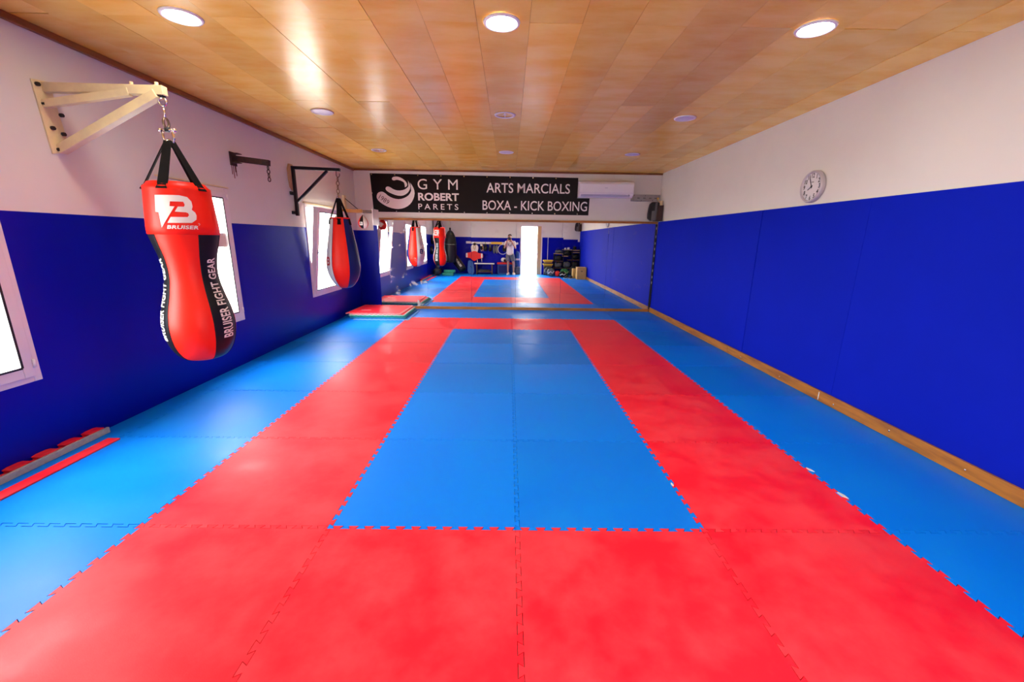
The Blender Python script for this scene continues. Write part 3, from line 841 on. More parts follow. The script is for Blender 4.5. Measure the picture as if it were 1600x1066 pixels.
bm = B(); tube(bm, [(SX + 0.004 * math.cos(k * 2.4), SY + 0.004 * math.sin(k * 2.4), 1.905 + 0.0065 * k) for k in range(6)], 0.005, 6); cyl(bm, (SX, SY, 1.935), (SX, SY, 1.957), 0.016, 12); obj('swivel', bm, 'chrome', t)

# ------------------------------------------------------------------ banner
BYB = YF - 0.006
t = thing('banner', 'black vinyl banner with white emblem and gym lettering above the mirrors', 'banner', (-0.66, YF, 2.0))
poly = [(-2.895, 2.748), (1.322, 2.722), (1.320, 2.33), (1.575, 2.33), (1.565, 1.995), (-2.86, 2.005)]
bm = B()
prism(bm, poly, lambda u, v, s: (u, s, v), BYB, BYB + 0.004); obj('vinyl', bm, 'banner_vinyl', t)
BZ = BYB - 0.0015
def put_text(s, x0, x1, z0, z1, bold=0.0, space=1.0, mm='banner_print', rot=0.0):
    vs, fs, asp = text2d(s, bold, space)
    bm = B(); cx, cz = (x0 + x1) / 2, (z0 + z1) / 2
    def fn(u, v):
        a, b = (u - .5) * (x1 - x0), (v - .5) * (z1 - z0)
        return (cx + a * math.cos(rot) - b * math.sin(rot), BZ - (0.001 if mm != 'banner_print' else 0), cz + a * math.sin(rot) + b * math.cos(rot))
    bm.free()
    spans = sorted((min(vs[i][0] for i in f), max(vs[i][0] for i in f), f) for f in fs)
    words, end = [], -1
    for a, b_, f in spans:
        if a > end + 0.022: words.append([])
        words[-1].append(f); end = max(end, b_)
    for w in words:
        bm = B(); add_flat(bm, vs, w, fn)
        loose = [q for q in bm.verts if not q.link_faces]; bmesh.ops.delete(bm, geom=loose, context='VERTS')
        obj('lettering', bm, mm, t)
TXT = [
    ('G Y M', -1.939, -1.125, 2.455, 2.655, 0, 1.05), ('ROBERT', -1.938, -1.105, 2.238, 2.39, 0.03, 1.0), ('PARETS', -1.941, -1.12, 2.065, 2.178, 0.006, 1.5),
    ('ARTS MARCIALS', -0.542, 1.161, 2.412, 2.600, 0.006, 1.0), ('BOXA - KICK BOXING', -0.622, 1.531, 2.075, 2.262, 0.006, 1.0)]
for a in TXT: put_text(*a)
C1 = [(-2.458, 2.649), (-2.432, 2.684), (-2.351, 2.696), (-2.256, 2.667), (-2.178, 2.607), (-2.148, 2.554), (-2.158, 2.508), (-2.208, 2.484), (-2.182, 2.531), (-2.196, 2.569), (-2.259, 2.611), (-2.354, 2.635), (-2.412, 2.614), (-2.444, 2.626)]
C2 = [(-2.599, 2.463), (-2.564, 2.502), (-2.507, 2.495), (-2.429, 2.443), (-2.333, 2.421), (-2.218, 2.438), (-2.135, 2.493), (-2.108, 2.555), (-2.122, 2.6), (-2.152, 2.638), (-2.114, 2.593), (-2.085, 2.525), (-2.096, 2.448), (-2.157, 2.37), (-2.257, 2.322), (-2.37, 2.328), (-2.498, 2.372), (-2.577, 2.418)]
C3 = [(-2.787, 2.306), (-2.758, 2.376), (-2.675, 2.405), (-2.612, 2.378), (-2.534, 2.31), (-2.423, 2.265), (-2.309, 2.256), (-2.193, 2.292), (-2.108, 2.355), (-2.064, 2.448), (-2.068, 2.525), (-2.098, 2.593), (-2.037, 2.51), (-2.001, 2.403), (-2.021, 2.294), (-2.083, 2.184), (-2.185, 2.105), (-2.319, 2.064), (-2.45, 2.07), (-2.595, 2.114), (-2.721, 2.191), (-2.774, 2.252)]
for c in (C1, C2, C3):
    bm = B(); p = smooth_poly(c, 1)
    fc_ = bm.faces.new([bm.verts.new((x, BZ, z)) for x, z in p]); bmesh.ops.triangulate(bm, faces=[fc_]); obj('emblem', bm, 'banner_print', t)
put_text('1989', -2.745, -2.525, 2.20, 2.29, 0.0, 1.0, 'banner_ink', R(-33))
for i in range(10):
    for z in (2.728 - 0.003 * i, 2.018):
        x = -2.86 + i * 0.466
        if x > 1.33 and z > 2.3: continue
        bm = B(); cyl(bm, (x, BYB - 0.004, z), (x, BYB, z), 0.011, 10); obj('eyelet', bm, 'chrome', t)
for z in (2.37,):
    bm = B(); cyl(bm, (-2.872, BYB - 0.004, z), (-2.872, BYB, z), 0.011, 10); obj('eyelet', bm, 'chrome', t)

# ------------------------------------------------------------------ air conditioner, duct plate, loudspeaker
ax0, ax1, az0, az1 = 1.325, 2.415, 2.335, 2.645
t = thing('air_conditioner', 'white wall air conditioner mounted at the right end of the banner', 'air conditioner', ((ax0 + ax1) / 2, YF, az0))
prof = [(YF, az0 + 0.03), (YF - 0.10, az0), (YF - 0.175, az0 + 0.035), (YF - 0.205, az0 + 0.075), (YF - 0.21, az1 - 0.06), (YF - 0.19, az1 - 0.02), (YF - 0.15, az1), (YF, az1)]
bm = B(); prism(bm, prof, lambda u, v, s: (s, u, v), ax0, ax1); obj('body', bm, 'ac_white', t, bevel=0.008)
bm = B(); bar(bm, (ax0 + 0.04, YF - 0.178, az0 + 0.036), (ax1 - 0.07, YF - 0.178, az0 + 0.036), 0.05, 0.008, (0, -0.8, -0.6)); obj('louver', bm, 'ac_grey', t, bevel=0.002)
bm = B(); box(bm, ax0 + 0.01, ax1 - 0.01, YF - 0.2115, YF - 0.208, az0 + 0.085, az0 + 0.088); obj('panel_gap', bm, 'ac_grey', t)
bm = B(); box(bm, ax1 - 0.10, ax1 - 0.085, YF - 0.2, YF - 0.19, az0 + 0.045, az0 + 0.06); obj('indicator', bm, 'plastic_grey', t)
bm = B(); box(bm, 1.83, 1.89, YF - 0.212, YF - 0.2085, 2.51, 2.517); obj('badge', bm, 'ac_grey', t)
t = thing('duct_plate', 'grey perforated metal duct plate between the air conditioner and the corner', 'duct', (2.74, YF, 2.28))
bm = B(); box(bm, ax1 + 0.002, XR - 0.03, YF - 0.06, YF, 2.285, 2.415); obj('plate', bm, 'galvanised', t, bevel=0.003)
for k, x in enumerate((2.56, 2.68, 2.80, 2.91)):
    bm = B(); box(bm, x - .025, x + .025, YF - .0615, YF - .059, 2.345 - .006, 2.345 + .006); obj('slot', bm, 'rubber', t)
for x, z in ((2.47, 2.40), (2.70, 2.395), (2.62, 2.30), (2.85, 2.30)):
    bm = B(); cyl(bm, (x, YF - .064, z), (x, YF - .059, z), .007, 8); obj('screw', bm, 'dark_bolt', t)
bm = B(); cyl(bm, (2.955, YF - .085, 2.34), (2.955, YF - .055, 2.34), .022, 12); cyl(bm, (2.955, YF - .085, 2.30), (2.955, YF - .06, 2.36), .008, 8); obj('pipe_fitting', bm, 'brass', t)

def loudspeaker(cx, y0, z0, dirn, label):
    t = thing('loudspeaker', label, 'loudspeaker', (cx, y0, z0))
    h = 0.385
    bm = B()
    poly = smooth_poly([(-0.125, 0.01), (-0.125, 0.20), (-0.09, 0.375), (0.08, 0.375), (0.10, 0.34), (0.12, 0.01)], 1)
    prism(bm, poly, lambda u, v, s: (cx + u, y0 + s * dirn, z0 + v), 0, 0.06); obj('grille', bm, 'plastic_black', t, bevel=0.006)
    bm = B(); prism(bm, [(-0.055, 0.015), (-0.055, 0.20), (0.005, 0.205), (0.01, 0.36), (0.05, 0.37), (0.045, 0.015)], lambda u, v, s: (cx + u, y0 + s * dirn, z0 + v), -0.006, 0.002); obj('front_trim', bm, 'plastic_grey', t, bevel=0.003)
    bm = B(); prism(bm, [(0.035, 0.005), (0.055, 0.30), (0.15, 0.31), (0.15, 0.005)], lambda u, v, s: (cx + u, y0 + s * dirn, z0 + v), -0.07, 0.16); obj('cabinet', bm, 'plastic_brown', t, bevel=0.004)
    bm = B(); box(bm, cx + 0.09, cx + 0.15, y0 + min(0, dirn * .12), y0 + max(0, dirn * .12), z0 + 0.31, z0 + 0.40); obj('wall_bracket', bm, 'cream_paint', t, bevel=0.003)
loudspeaker(2.86, 8.72, 1.887, 1, 'black loudspeaker high in the corner above the mirror rail')

# ------------------------------------------------------------------ wall clock
CY, CZ, CR = 4.43, 2.06, 0.155
t = thing('wall_clock', 'round silver wall clock with large black numerals on the white wall', 'clock', (XR, CY, CZ - CR))
def ck(u, v, d): return (XR - d, CY - u, CZ + v)
bm = B()
pr = [(0, 0.0), (CR - .012, 0.0), (CR, 0.008), (CR, 0.04), (CR - 0.008, 0.052), (CR - 0.02, 0.048), (CR - 0.024, 0.034)]
n = 48; rings = []
for r, d in pr[1:]: rings.append([bm.verts.new(ck(r * math.cos(2 * PI * j / n), r * math.sin(2 * PI * j / n), d)) for j in range(n)])
for a, b_ in zip(rings[:-1], rings[1:]):
    for j in range(n): bm.faces.new((a[j], a[(j + 1) % n], b_[(j + 1) % n], b_[j])).smooth = True
bm.faces.new(rings[0][::-1])
obj('rim', bm, 'clock_rim', t)
bm = B(); bm.faces.new([bm.verts.new(ck((CR - .022) * math.cos(2 * PI * j / n), (CR - .022) * math.sin(2 * PI * j / n), 0.035)) for j in range(n)]); obj('face', bm, 'clock_face', t)
for h in range(1, 13):
    vs, fs, asp = text2d(str(h), 0.03); a = PI / 2 - h * PI / 6; rr = CR - 0.048; H = 0.044; W = H * asp * (0.8 if h > 9 else 0.85)
    bm = B(); add_flat(bm, vs, fs, lambda u, v: ck(rr * math.cos(a) + (u - .5) * W, rr * math.sin(a) + (v - .5) * H, 0.0362)); obj('numeral', bm, 'print_black', t)
for nm, a, l, w in (('minute_hand', 90 - 56 * 6, 0.10, 0.006), ('hour_hand', 90 - (7.93) * 30, 0.055, 0.008)):
    a = R(a); bm = B(); bar(bm, ck(-.018 * math.cos(a), -.018 * math.sin(a), 0.04), ck(l * math.cos(a), l * math.sin(a), 0.04), w, 0.002, (1, 0, 0)); obj(nm, bm, 'print_black', t)
bm = B(); cyl(bm, ck(0, 0, 0.036), ck(0, 0, 0.044), 0.008, 12); obj('hub', bm, 'print_black', t)
bm = B(); box(bm, XR - .0364, XR - .036, CY - .022, CY + .008, CZ + .04, CZ + .046); obj('dial_mark', bm, 'print_black', t)

# ------------------------------------------------------------------ stacked spare mats in the far corner
SM = [(-2.955, 7.56, 'mat_blue', 'mat_sky', 'bottom spare puzzle mat of the stack, pale blue edge on the floor', 1.0),
      (-3.02, 7.60, 'mat_teal', 'mat_teal', 'second spare puzzle mat from the bottom of the stack, teal', -0.4),
      (-3.04, 7.62, 'mat_green', 'mat_green', 'third spare puzzle mat from the bottom of the stack, green under red', 0.3),
      (-3.06, 7.64, 'mat_red', 'mat_mint', 'fourth spare puzzle mat, lying directly under the topmost one, red', 0.5),
      (-3.10, 7.68, 'mat_red', 'mat_pink', 'topmost spare puzzle mat of the stack in the far left corner, red', -1.2)]
for k, (x, y, top, side, lab, rz) in enumerate(SM):
    me = mat_mesh(1.0 if k else 1.0, 1.0, (True, True, True, True), top, side, 0.0195)
    o = bpy.data.objects.new('puzzle_mat', me); C.objects.link(o)
    o.location = (x + (0.03 if k < 4 else 0.0), y, 0.0225 + 0.0225 * k); o.rotation_euler = (0, 0, R(rz))
    tag(o, lab, 'mat', 'spare mats stacked in the corner')
bm = B(); box(bm, -2.93, -2.75, 8.0, 8.03, 0.113, 0.1145)
tag(obj('tape_strip', bm, 'print_white', origin=(-2.84, 8.015, 0.113)), 'short white tape strip lying on the topmost stacked mat', 'tape')

# border strips along the left wall
bm = B(); box(bm, -3.055, -2.965, 1.0, 2.86, 0.001, 0.012)
tag(obj('border_strip', bm, 'mat_red', bevel=0.002, origin=(-3.0, 2.0, 0.0)), 'flat red mat border strip lying on the blue floor by the left wall', 'mat strip')
t = thing('border_strip', 'toothed grey and red mat edge strip standing against the left wall', 'mat strip', (-3.17, 2.0, 0.0))
bm = B(); box(bm, -3.165, -3.145, 1.0, 2.975, 0.001, 0.045); obj('foam_edge', bm, 'foam_grey', t, bevel=0.002)
poly = [(1.0, 0.028)]
for k in range(12):
    s = 1.0 + k * 0.165
    poly += [(s + .03, 0.028), (s + .02, 0.050), (s + .05, 0.056), (s + .11, 0.056), (s + .14, 0.050), (s + .13, 0.028)]
poly += [(2.975, 0.028), (2.975, 0.001), (1.0, 0.001)]
bm = B(); prism(bm, poly, lambda u, v, s: (s, u, v), -3.225, -3.166); obj('toothed_edge', bm, 'mat_red', t)
# torn corners of the mats showing pale foam
for x, y, a, s, lab in ((2.005, 2.23, 0.5, 1.0, 'pale torn foam flake at the mat joint, nearer the camera'), (2.01, 2.52, 0.6, 0.8, 'pale torn foam flake at the right mat joint, farther from the camera'), (0.992, 2.33, 0.3, 0.55, 'tiny pale foam flake between the inner blue and right red mats')):
    bm = B(); pts = [(-.035, -.008), (.0, -.014), (.035, -.004), (.03, .008), (-.01, .013)]
    ca, sa = math.cos(a + 1.2), math.sin(a + 1.2)
    prism(bm, [((u * ca - v * sa) * s, (u * sa + v * ca) * s) for u, v in pts], lambda u, v, q: (x + u, y + v, q), 0.001, 0.004)
    tag(obj('foam_flake', bm, 'mat_white', origin=(x, y, 0.001)), lab, 'foam flake', 'torn bits of mat')

# ================================================================== rear of the room (seen in the mirrors)
# ------------------------------------------------------------------ photographer
def skin_obj(name, verts, edges, mm, parent, root=0, sub=2, origin=None):
    org = wpos(parent)
    me = bpy.data.meshes.new(name)
    me.from_pydata([Vector(v[:3]) - org for v in verts], edges, [])
    me.materials.append(MATS[mm])
    o = bpy.data.objects.new(name, me); C.objects.link(o); o.parent = parent
    md = o.modifiers.new('skin', 'SKIN'); md.use_smooth_shade = True
    for i, v in enumerate(verts):
        sv = me.skin_vertices[0].data[i]; r = v[3]
        sv.radius = r if isinstance(r, tuple) else (r, r); sv.use_root = (i == root)
    s = o.modifiers.new('subsurf', 'SUBSURF'); s.levels = sub; s.render_levels = sub
    return o
PX, PY = -0.03, -0.36
person = thing('person', 'person in white shirt and grey shorts standing, photographing with raised hands', 'person', (PX + 0.04, PY, 0.0))
V = []; Ed = []
def v(x, y, z, r, link_to=None):
    V.append((x, y, z, r)); i = len(V) - 1
    if link_to is not None: Ed.append((link_to, i))
    return i
pel = v(PX, PY, 0.93, (0.13, 0.10))
sp = v(PX, PY - .01, 1.10, (0.125, 0.092), pel)
ch = v(PX, PY, 1.27, (0.145, 0.10), sp)
nb = v(PX, PY + .01, 1.405, (0.085, 0.07), ch)
nk = v(PX - .01, PY + .03, 1.47, 0.052, nb)
jw = v(PX - .012, PY + .065, 1.535, (0.058, 0.066), nk)
hd = v(PX - .012, PY + .055, 1.61, (0.076, 0.092), jw)
ht = v(PX - .012, PY + .045, 1.675, (0.055, 0.066), hd)
no = v(PX - .012, PY + .165, 1.585, 0.012, hd)
for s in (-1, 1):
    v(PX - .012 + s * .085, PY + .05, 1.59, 0.014, hd)
    sh = v(PX + s * .165, PY, 1.375, 0.060, nb)
    el = v(PX + s * .235, PY + .09, 1.12, 0.042, sh)
    hxx = -0.0615 + s * 0.082
    wr = v(hxx + s * .02, PY + .21, 1.40, 0.027, el)
    pm = v(hxx, PY + .255, 1.455, (0.026, 0.035), wr)
    for q, (dz, ln) in enumerate(((0.045, .045), (0.027, .05), (0.009, .048), (-0.008, .038))):
        k1 = v(hxx - s * .005, PY + .275 + ln * .25, 1.462 + dz, 0.0085, pm)
        v(hxx - s * (.012 + ln * .35), PY + .275 + ln * .4, 1.464 + dz, 0.0078, k1)
    th = v(hxx - s * .012, PY + .235, 1.485, 0.010, pm)
    v(hxx - s * .032, PY + .232, 1.505, 0.009, th)
    hp = v(PX + s * .088, PY, 0.86, 0.088, pel)
    kx = (-0.10 if s < 0 else 0.13)
    kn = v(kx, PY + .03, 0.49, 0.054, hp)
    cf = v(kx + s * .005, PY - .005, 0.34, 0.052, kn)
    an = v(kx + s * .01, PY - .01, 0.10, 0.034, cf)
    v(kx + s * .025, PY + .11, 0.045, 0.032, an)
skin_obj('body', V, Ed, 'skin', person)
bm = B(); blob(bm, (PX - .012, PY + .035, 1.645), (0.083, 0.098, 0.07), 20, 12)
bmesh.ops.bisect_plane(bm, geom=bm.verts[:] + bm.edges[:] + bm.faces[:], plane_co=(0, PY + .05, 1.625), plane_no=(0, 0.55, -0.83), clear_outer=True)
obj('hair', bm, 'hair', person, smooth=True)
for s in (-1, 1):
    bm = B(); blob(bm, (PX - .012 + s * .03, PY + .142, 1.61), (0.011, 0.007, 0.007), 10, 8); obj('eye', bm, 'print_white', person)
bm = B(); box(bm, PX - .032, PX + .008, PY + .135, PY + .14, 1.532, 1.54); obj('mouth', bm, 'print_red', person)
V = []; Ed = []
pel = v(PX, PY, 0.80, (0.165, 0.122)); a = v(PX, PY, 0.95, (0.165, 0.125), pel); b_ = v(PX, PY - .005, 1.12, (0.16, 0.12), a)
ch = v(PX, PY, 1.28, (0.172, 0.12), b_); nb = v(PX, PY + .01, 1.40, (0.105, 0.08), ch); v(PX, PY + .02, 1.435, 0.07, nb)
for s in (-1, 1):
    sh = v(PX + s * .165, PY, 1.375, 0.075, nb); v(PX + s * .212, PY + .055, 1.215, 0.076, sh)
skin_obj('shirt', V, Ed, 'shirt', person)
V = []; Ed = []
pel = v(PX, PY, 0.95, (0.152, 0.114))
for s in (-1, 1):
    hp = v(PX + s * .088, PY, 0.82, 0.112, pel); v((-0.10 if s < 0 else 0.13), PY + .02, 0.555, 0.10, hp)
skin_obj('shorts', V, Ed, 'shorts', person)
bm = B(); tube(bm, [(PX - .10, PY + .06, 1.42), (PX - .085, PY + .13, 1.32), (PX - .05, PY + .15, 1.24), (PX, PY + .15, 1.215), (PX + .04, PY + .15, 1.25), (PX + .075, PY + .13, 1.33), (PX + .09, PY + .06, 1.42)], 0.009, 8)
obj('neck_strap', bm, 'web_black', person)
def sneaker(bm_up, bm_sole, x, y, rz, s=1.0, z=0.0):
    ca, sa = math.cos(rz), math.sin(rz)
    def tr(u, v_, w): return Vector((x + (u * ca - v_ * sa) * s, y + (u * sa + v_ * ca) * s, z + w * s))
    outl = [(-.042, -.12), (-.045, -.02), (-.052, .08), (-.03, .145), (.02, .15), (.05, .09), (.045, -.02), (.04, -.12), (0, -.14)]
    outl = smooth_poly(outl, 1)
    prism(bm_sole, outl, lambda u, v_, q: tr(u, v_, q), 0.001, 0.028)
    lev = [(0.028, 0.96, 0), (0.05, 0.95, 0), (0.075, 0.8, -.02), (0.095, 0.55, -.05), (0.11, 0.42, -.07)]
    prev = None
    for w, k, sh in lev:
        cur = [bm_up.verts.new(tr(u * (0.5 + .5 * k), v_ * k + sh * 0.9 * (1 if v_ > 0 else .35), w - (0.018 if v_ > .08 and w > .05 else 0))) for u, v_ in outl]
        if prev:
            for i in range(len(cur)): bm_up.faces.new((prev[i], prev[(i + 1) % len(cur)], cur[(i + 1) % len(cur)], cur[i])).smooth = True
        prev = cur
    bm_up.faces.new(prev)
for kx, rz in ((-0.105, 0.25), (0.15, -0.25)):
    bm, b2 = B(), B(); sneaker(bm, b2, kx, PY + .05, rz); s_ = obj('sneaker', bm, 'shoe_white', person); obj('sole', b2, 'shoe_white', s_)

cm = thing('camera', 'black camera held in front of the face of the person in the white shirt', 'camera', (-0.0615, -0.06, 1.46))
def cam_local(bm):
    mt = Matrix((rt, -up, fw)).transposed().to_4x4()
    mt.translation = Vector((-0.0615, 0, 1.5054)) - fw * 0.006
    bmesh.ops.transform(bm, matrix=mt, verts=bm.verts)
# local axes: x right, y down, z forward (lens axis), front of the lens at z = 0
bm = B(); box(bm, -0.066, 0.066, -0.040, 0.045, -0.115, -0.060); prism(bm, [(-0.03, -0.04), (0.03, -0.04), (0.018, -0.066), (-0.018, -0.066)], lambda a, b, q: (a, b, q), -0.11, -0.055); cam_local(bm); obj('body', bm, 'plastic_black', cm, bevel=0.005)
bm = B(); tube(bm, [(0, 0, -0.062), (0, 0, -0.03), (0, 0, -0.029), (0, 0, -0.004)], [0.032, 0.032, 0.037, 0.037], 24); cam_local(bm); obj('lens', bm, 'plastic_grey', cm)
bm = B(); tube(bm, [(0, 0, -0.006), (0, 0, -0.0015)], 0.030, 24); cam_local(bm); obj('lens_glass', bm, 'lens_glass', cm)
bm = B(); tube(bm, [(0.047, -0.040, -0.075), (0.047, -0.047, -0.075)], 0.009, 12); cam_local(bm); obj('shutter_button', bm, 'chrome', cm)

# ------------------------------------------------------------------ gear rack on the rear wall
t = thing('coat_rack', 'long white hook board on the blue rear wall, seen in the mirror', 'rack', (-0.8, YB, 1.3))
bm = B(); box(bm, -1.95, 0.33, YB, YB + 0.025, 1.285, 1.375); obj('board', bm, 'bench_top', t, bevel=0.003)
HK = [-1.57, -1.26, -1.10, -0.90, -0.27, -0.1, 0.2]
for x in HK:
    bm = B(); tube(bm, [(x, YB + .02, 1.345), (x, YB + .06, 1.34), (x, YB + .075, 1.355), (x, YB + .078, 1.375)], 0.006, 8); obj('hook', bm, 'chrome', t)
bm = B(); box(bm, -0.86, -0.38, YB + 0.025, YB + 0.032, 1.28, 1.38)
tag(obj('belt', bm, 'yellow', origin=(-0.6, YB, 1.28)), 'yellow belt draped along the white hook board', 'belt')

def hang_slab(name, label, cat, poly, y0, y1, mm, extra=None, bev=0.015):
    xs = [p[0] for p in poly]; zs = [p[1] for p in poly]
    t = thing(name, label, cat, (sum(xs) / len(xs), y0, min(zs)))
    bm = B(); prism(bm, smooth_poly(poly, 2), lambda u, v_, s: (u, s, v_), y0, y1); obj('body', bm, mm, t, bevel=bev, smooth=False)
    return t
Yg0, Yg1 = YB + 0.06, YB + 0.17
t = hang_slab('sparring_vest', 'cream padded vest hanging at the left of the hook board', 'vest', [(-1.74, 1.16), (-1.66, 1.27), (-1.57, 1.22), (-1.48, 1.27), (-1.39, 1.15), (-1.42, 1.02), (-1.46, 0.86), (-1.67, 0.86), (-1.72, 1.02)], Yg0, Yg1, 'fabric_cream')
bm = B(); tube(bm, [(-1.57, Yg1 + .002, 1.33), (-1.61, Yg1 + .01, 1.20), (-1.60, Yg1 + .012, 1.10), (-1.57, Yg1 + .014, 1.05), (-1.54, Yg1 + .012, 1.10), (-1.535, Yg1 + .01, 1.20), (-1.57, Yg1 + .002, 1.33)], 0.011, 8); obj('neck_cord', bm, 'yellow_dark', t)
bm = B(); blob(bm, (-1.57, Yg1 - .02, 1.27), (0.06, 0.05, 0.06), 12, 8); obj('knot', bm, 'fabric_black', t)
t = hang_slab('chest_guard', 'bright red cross-shaped chest guard hanging below the cream vest', 'chest guard', [(-1.95, 0.90), (-1.78, 0.90), (-1.70, 0.95), (-1.57, 1.0), (-1.46, 0.95), (-1.38, 0.89), (-1.20, 0.90), (-1.18, 0.68), (-1.40, 0.66), (-1.50, 0.60), (-1.57, 0.55), (-1.66, 0.60), (-1.78, 0.68), (-1.95, 0.68)], Yg1 + 0.01, Yg1 + 0.10, 'fabric_red')
for x in (-1.90, -1.25):
    bm = B(); box(bm, x - .035, x + .035, Yg1 + .095, Yg1 + .104, 0.70, 0.88); obj('strap_patch', bm, 'leather_white', t, bevel=0.003)
bm = B(); tube(bm, [(-1.45, Yg1 + .06, 0.66), (-1.44, Yg1 + .05, 0.52), (-1.42, Yg1 + .05, 0.50)], 0.012, 8); obj('tie_cord', bm, 'leather_white', t)
bm = B(); tube(bm, [(-1.26, Yg1 + .06, 0.68), (-1.25, Yg1 + .05, 0.53)], 0.012, 8); obj('tie_cord', bm, 'leather_white', t)
def glove(name, label, x, y, z, mm, cuff, s=1.0, group=None):
    t = thing(name, label, 'boxing glove', (x, y, z - 0.30 * s), group)
    bm = B(); blob(bm, (x, y, z - 0.20 * s), (0.075 * s, 0.065 * s, 0.10 * s), 16, 12, power=0.85); blob(bm, (x + 0.062 * s, y + 0.02 * s, z - 0.17 * s), (0.028 * s, 0.03 * s, 0.06 * s), 10, 8); obj('fist', bm, mm, t, smooth=True)
    bm = B(); lathe(bm, [(0.0, -0.13 * s), (0.05 * s, -0.13 * s), (0.048 * s, -0.06 * s), (0.055 * s, 0.0), (0.045 * s, 0.0), (0.04 * s, -0.02 * s)], (x, y, z), 20); obj('cuff', bm, cuff, t)
    bm = B(); tube(bm, [(x - .02, y, z - 0.01), (x - .01, y - .01, z + .06), (x, y - .03, z + .085), (x + .01, y - .01, z + .06), (x + .02, y, z - 0.01)], 0.005, 6); obj('loop', bm, 'web_black', t)
t = thing('head_guard', 'black and tan padded head guard hanging beside the cream vest', 'head guard', (-1.26, YB + .13, 0.97))
bm = B(); blob(bm, (-1.26, YB + .14, 1.17), (0.085, 0.075, 0.13), 18, 12, power=0.9); obj('shell', bm, 'leather_black', t)
bm = B(); blob(bm, (-1.27, YB + .205, 1.24), (0.05, 0.035, 0.045), 12, 8); obj('brow_pad', bm, 'fabric_cream', t)
bm = B(); tube(bm, [(-1.22, YB + .2, 1.28), (-1.195, YB + .21, 1.12), (-1.19, YB + .2, 0.98)], 0.010, 8); tube(bm, [(-1.30, YB + .2, 1.05), (-1.26, YB + .21, 0.99), (-1.22, YB + .2, 1.05)], 0.010, 8); obj('chin_strap', bm, 'carton', t)
glove('boxing_glove', 'black boxing glove with grey print, hanging left of the yellow belt', -1.10, YB + .14, 1.29, 'leather_black', 'fabric_black', 1.0, 'gloves on the hook board')
glove('boxing_glove', 'dark boxing glove hanging just under the left end of the yellow belt', -0.90, YB + .14, 1.26, 'leather_black', 'fabric_grey', 0.95, 'gloves on the hook board')
for x, lab, mm in ((-0.72, 'light grey shin guard hanging under the yellow belt, left one', 'fabric_grey'), (-0.60, 'pale shin guard hanging under the yellow belt, right one', 'plastic_grey')):
    t = thing('shin_guard', lab, 'shin guard', (x, YB + .1, 0.88), 'shin guards on the hook board')
    bm = B(); prism(bm, smooth_poly([(x - .05, 1.24), (x + .05, 1.24), (x + .06, 1.05), (x + .03, 0.89), (x - .03, 0.89), (x - .06, 1.05)], 1), lambda u, v_, s: (u, s - 3.5 * (u - x) ** 2, v_), YB + .06, YB + .12); obj('shell', bm, mm, t, bevel=0.01)
    for z in (1.16, 1.0):
        bm = B(); box(bm, x - .058, x + .058, YB + .05, YB + .075, z - .015, z + .015); obj('strap', bm, 'web_black', t)
bm = B(); ring(bm, (-0.345, YB + .17, 1.07), 0.205, 0.011, 'y', 40, 8)
tag(obj('exercise_hoop', bm, 'hoop', origin=(-0.345, YB + .17, 0.86)), 'pale thin hoop hanging from the hook board beside the person', 'hoop')
t = hang_slab('drawstring_bag', 'limp black drawstring bag hanging behind the pale hoop', 'bag', [(-0.34, 1.30), (-0.20, 1.30), (-0.17, 1.12), (-0.20, 0.98), (-0.30, 0.96), (-0.36, 1.02), (-0.36, 1.15)], YB + .05, YB + .13, 'fabric_black', bev=0.02)
bm = B(); tube(bm, [(-0.32, YB + .08, 1.29), (-0.27, YB + .075, 1.35), (-0.22, YB + .08, 1.29)], 0.006, 6); obj('cord', bm, 'web_black', t)

# ------------------------------------------------------------------ benches
t = thing('bench', 'low wooden bench with white top and dark legs below the red chest guard', 'bench', (-1.13, -0.42, 0.0))
bm = B(); box(bm, -1.56, -0.70, -0.58, -0.25, 0.445, 0.485); obj('top', bm, 'bench_top', t, bevel=0.004)
for x in (-1.46, -0.80):
    for y in (-0.54, -0.29):
        bm = B(); box(bm, x - .022, x + .022, y - .022, y + .022, 0.001, 0.445); obj('leg', bm, 'wood_dark', t, bevel=0.003)
bm = B(); box(bm, -1.44, -0.82, -0.56, -0.27, 0.10, 0.125); obj('shelf', bm, 'wood_dark', t, bevel=0.003)
bm = B(); box(bm, -1.40, -0.88, -0.52, -0.31, 0.127, 0.20)
tag(obj('storage_crate', bm, 'plastic_black', bevel=0.01, origin=(-1.14, -0.42, 0.127)), 'shallow black crate on the lower shelf of the wooden bench', 'crate')
t = thing('storage_bench', 'dark blue box bench with a red cushion top, behind the person', 'bench', (-0.22, -0.55, 0.0))
bm = B(); box(bm, -0.57, 0.13, -0.73, -0.50, 0.001, 0.43); obj('box', bm, 'fabric_blue', t, bevel=0.006)
bm = B(); box(bm, -0.585, 0.145, -0.735, -0.49, 0.432, 0.515); obj('cushion', bm, 'fabric_red', t, bevel=0.02, seg=3)
bm = B(); box(bm, -0.50, 0.06, -0.499, -0.494, 0.06, 0.38); obj('front_panel', bm, 'leather_blue', t, bevel=0.002)
t = thing('head_guard', 'white padded head guard lying on the red bench cushion', 'head guard', (-0.29, -0.61, 0.516))
bm = B(); blob(bm, (-0.30, -0.61, 0.62), (0.12, 0.10, 0.105), 18, 12, power=0.9); obj('shell', bm, 'leather_white', t)
bm = B(); blob(bm, (-0.26, -0.53, 0.61), (0.06, 0.03, 0.05), 12, 8); obj('face_opening', bm, 'leather_black', t)
bm = B(); tube(bm, [(-0.38, -0.55, 0.56), (-0.30, -0.50, 0.535), (-0.2, -0.55, 0.56)], 0.01, 8); obj('chin_strap', bm, 'web_black', t)
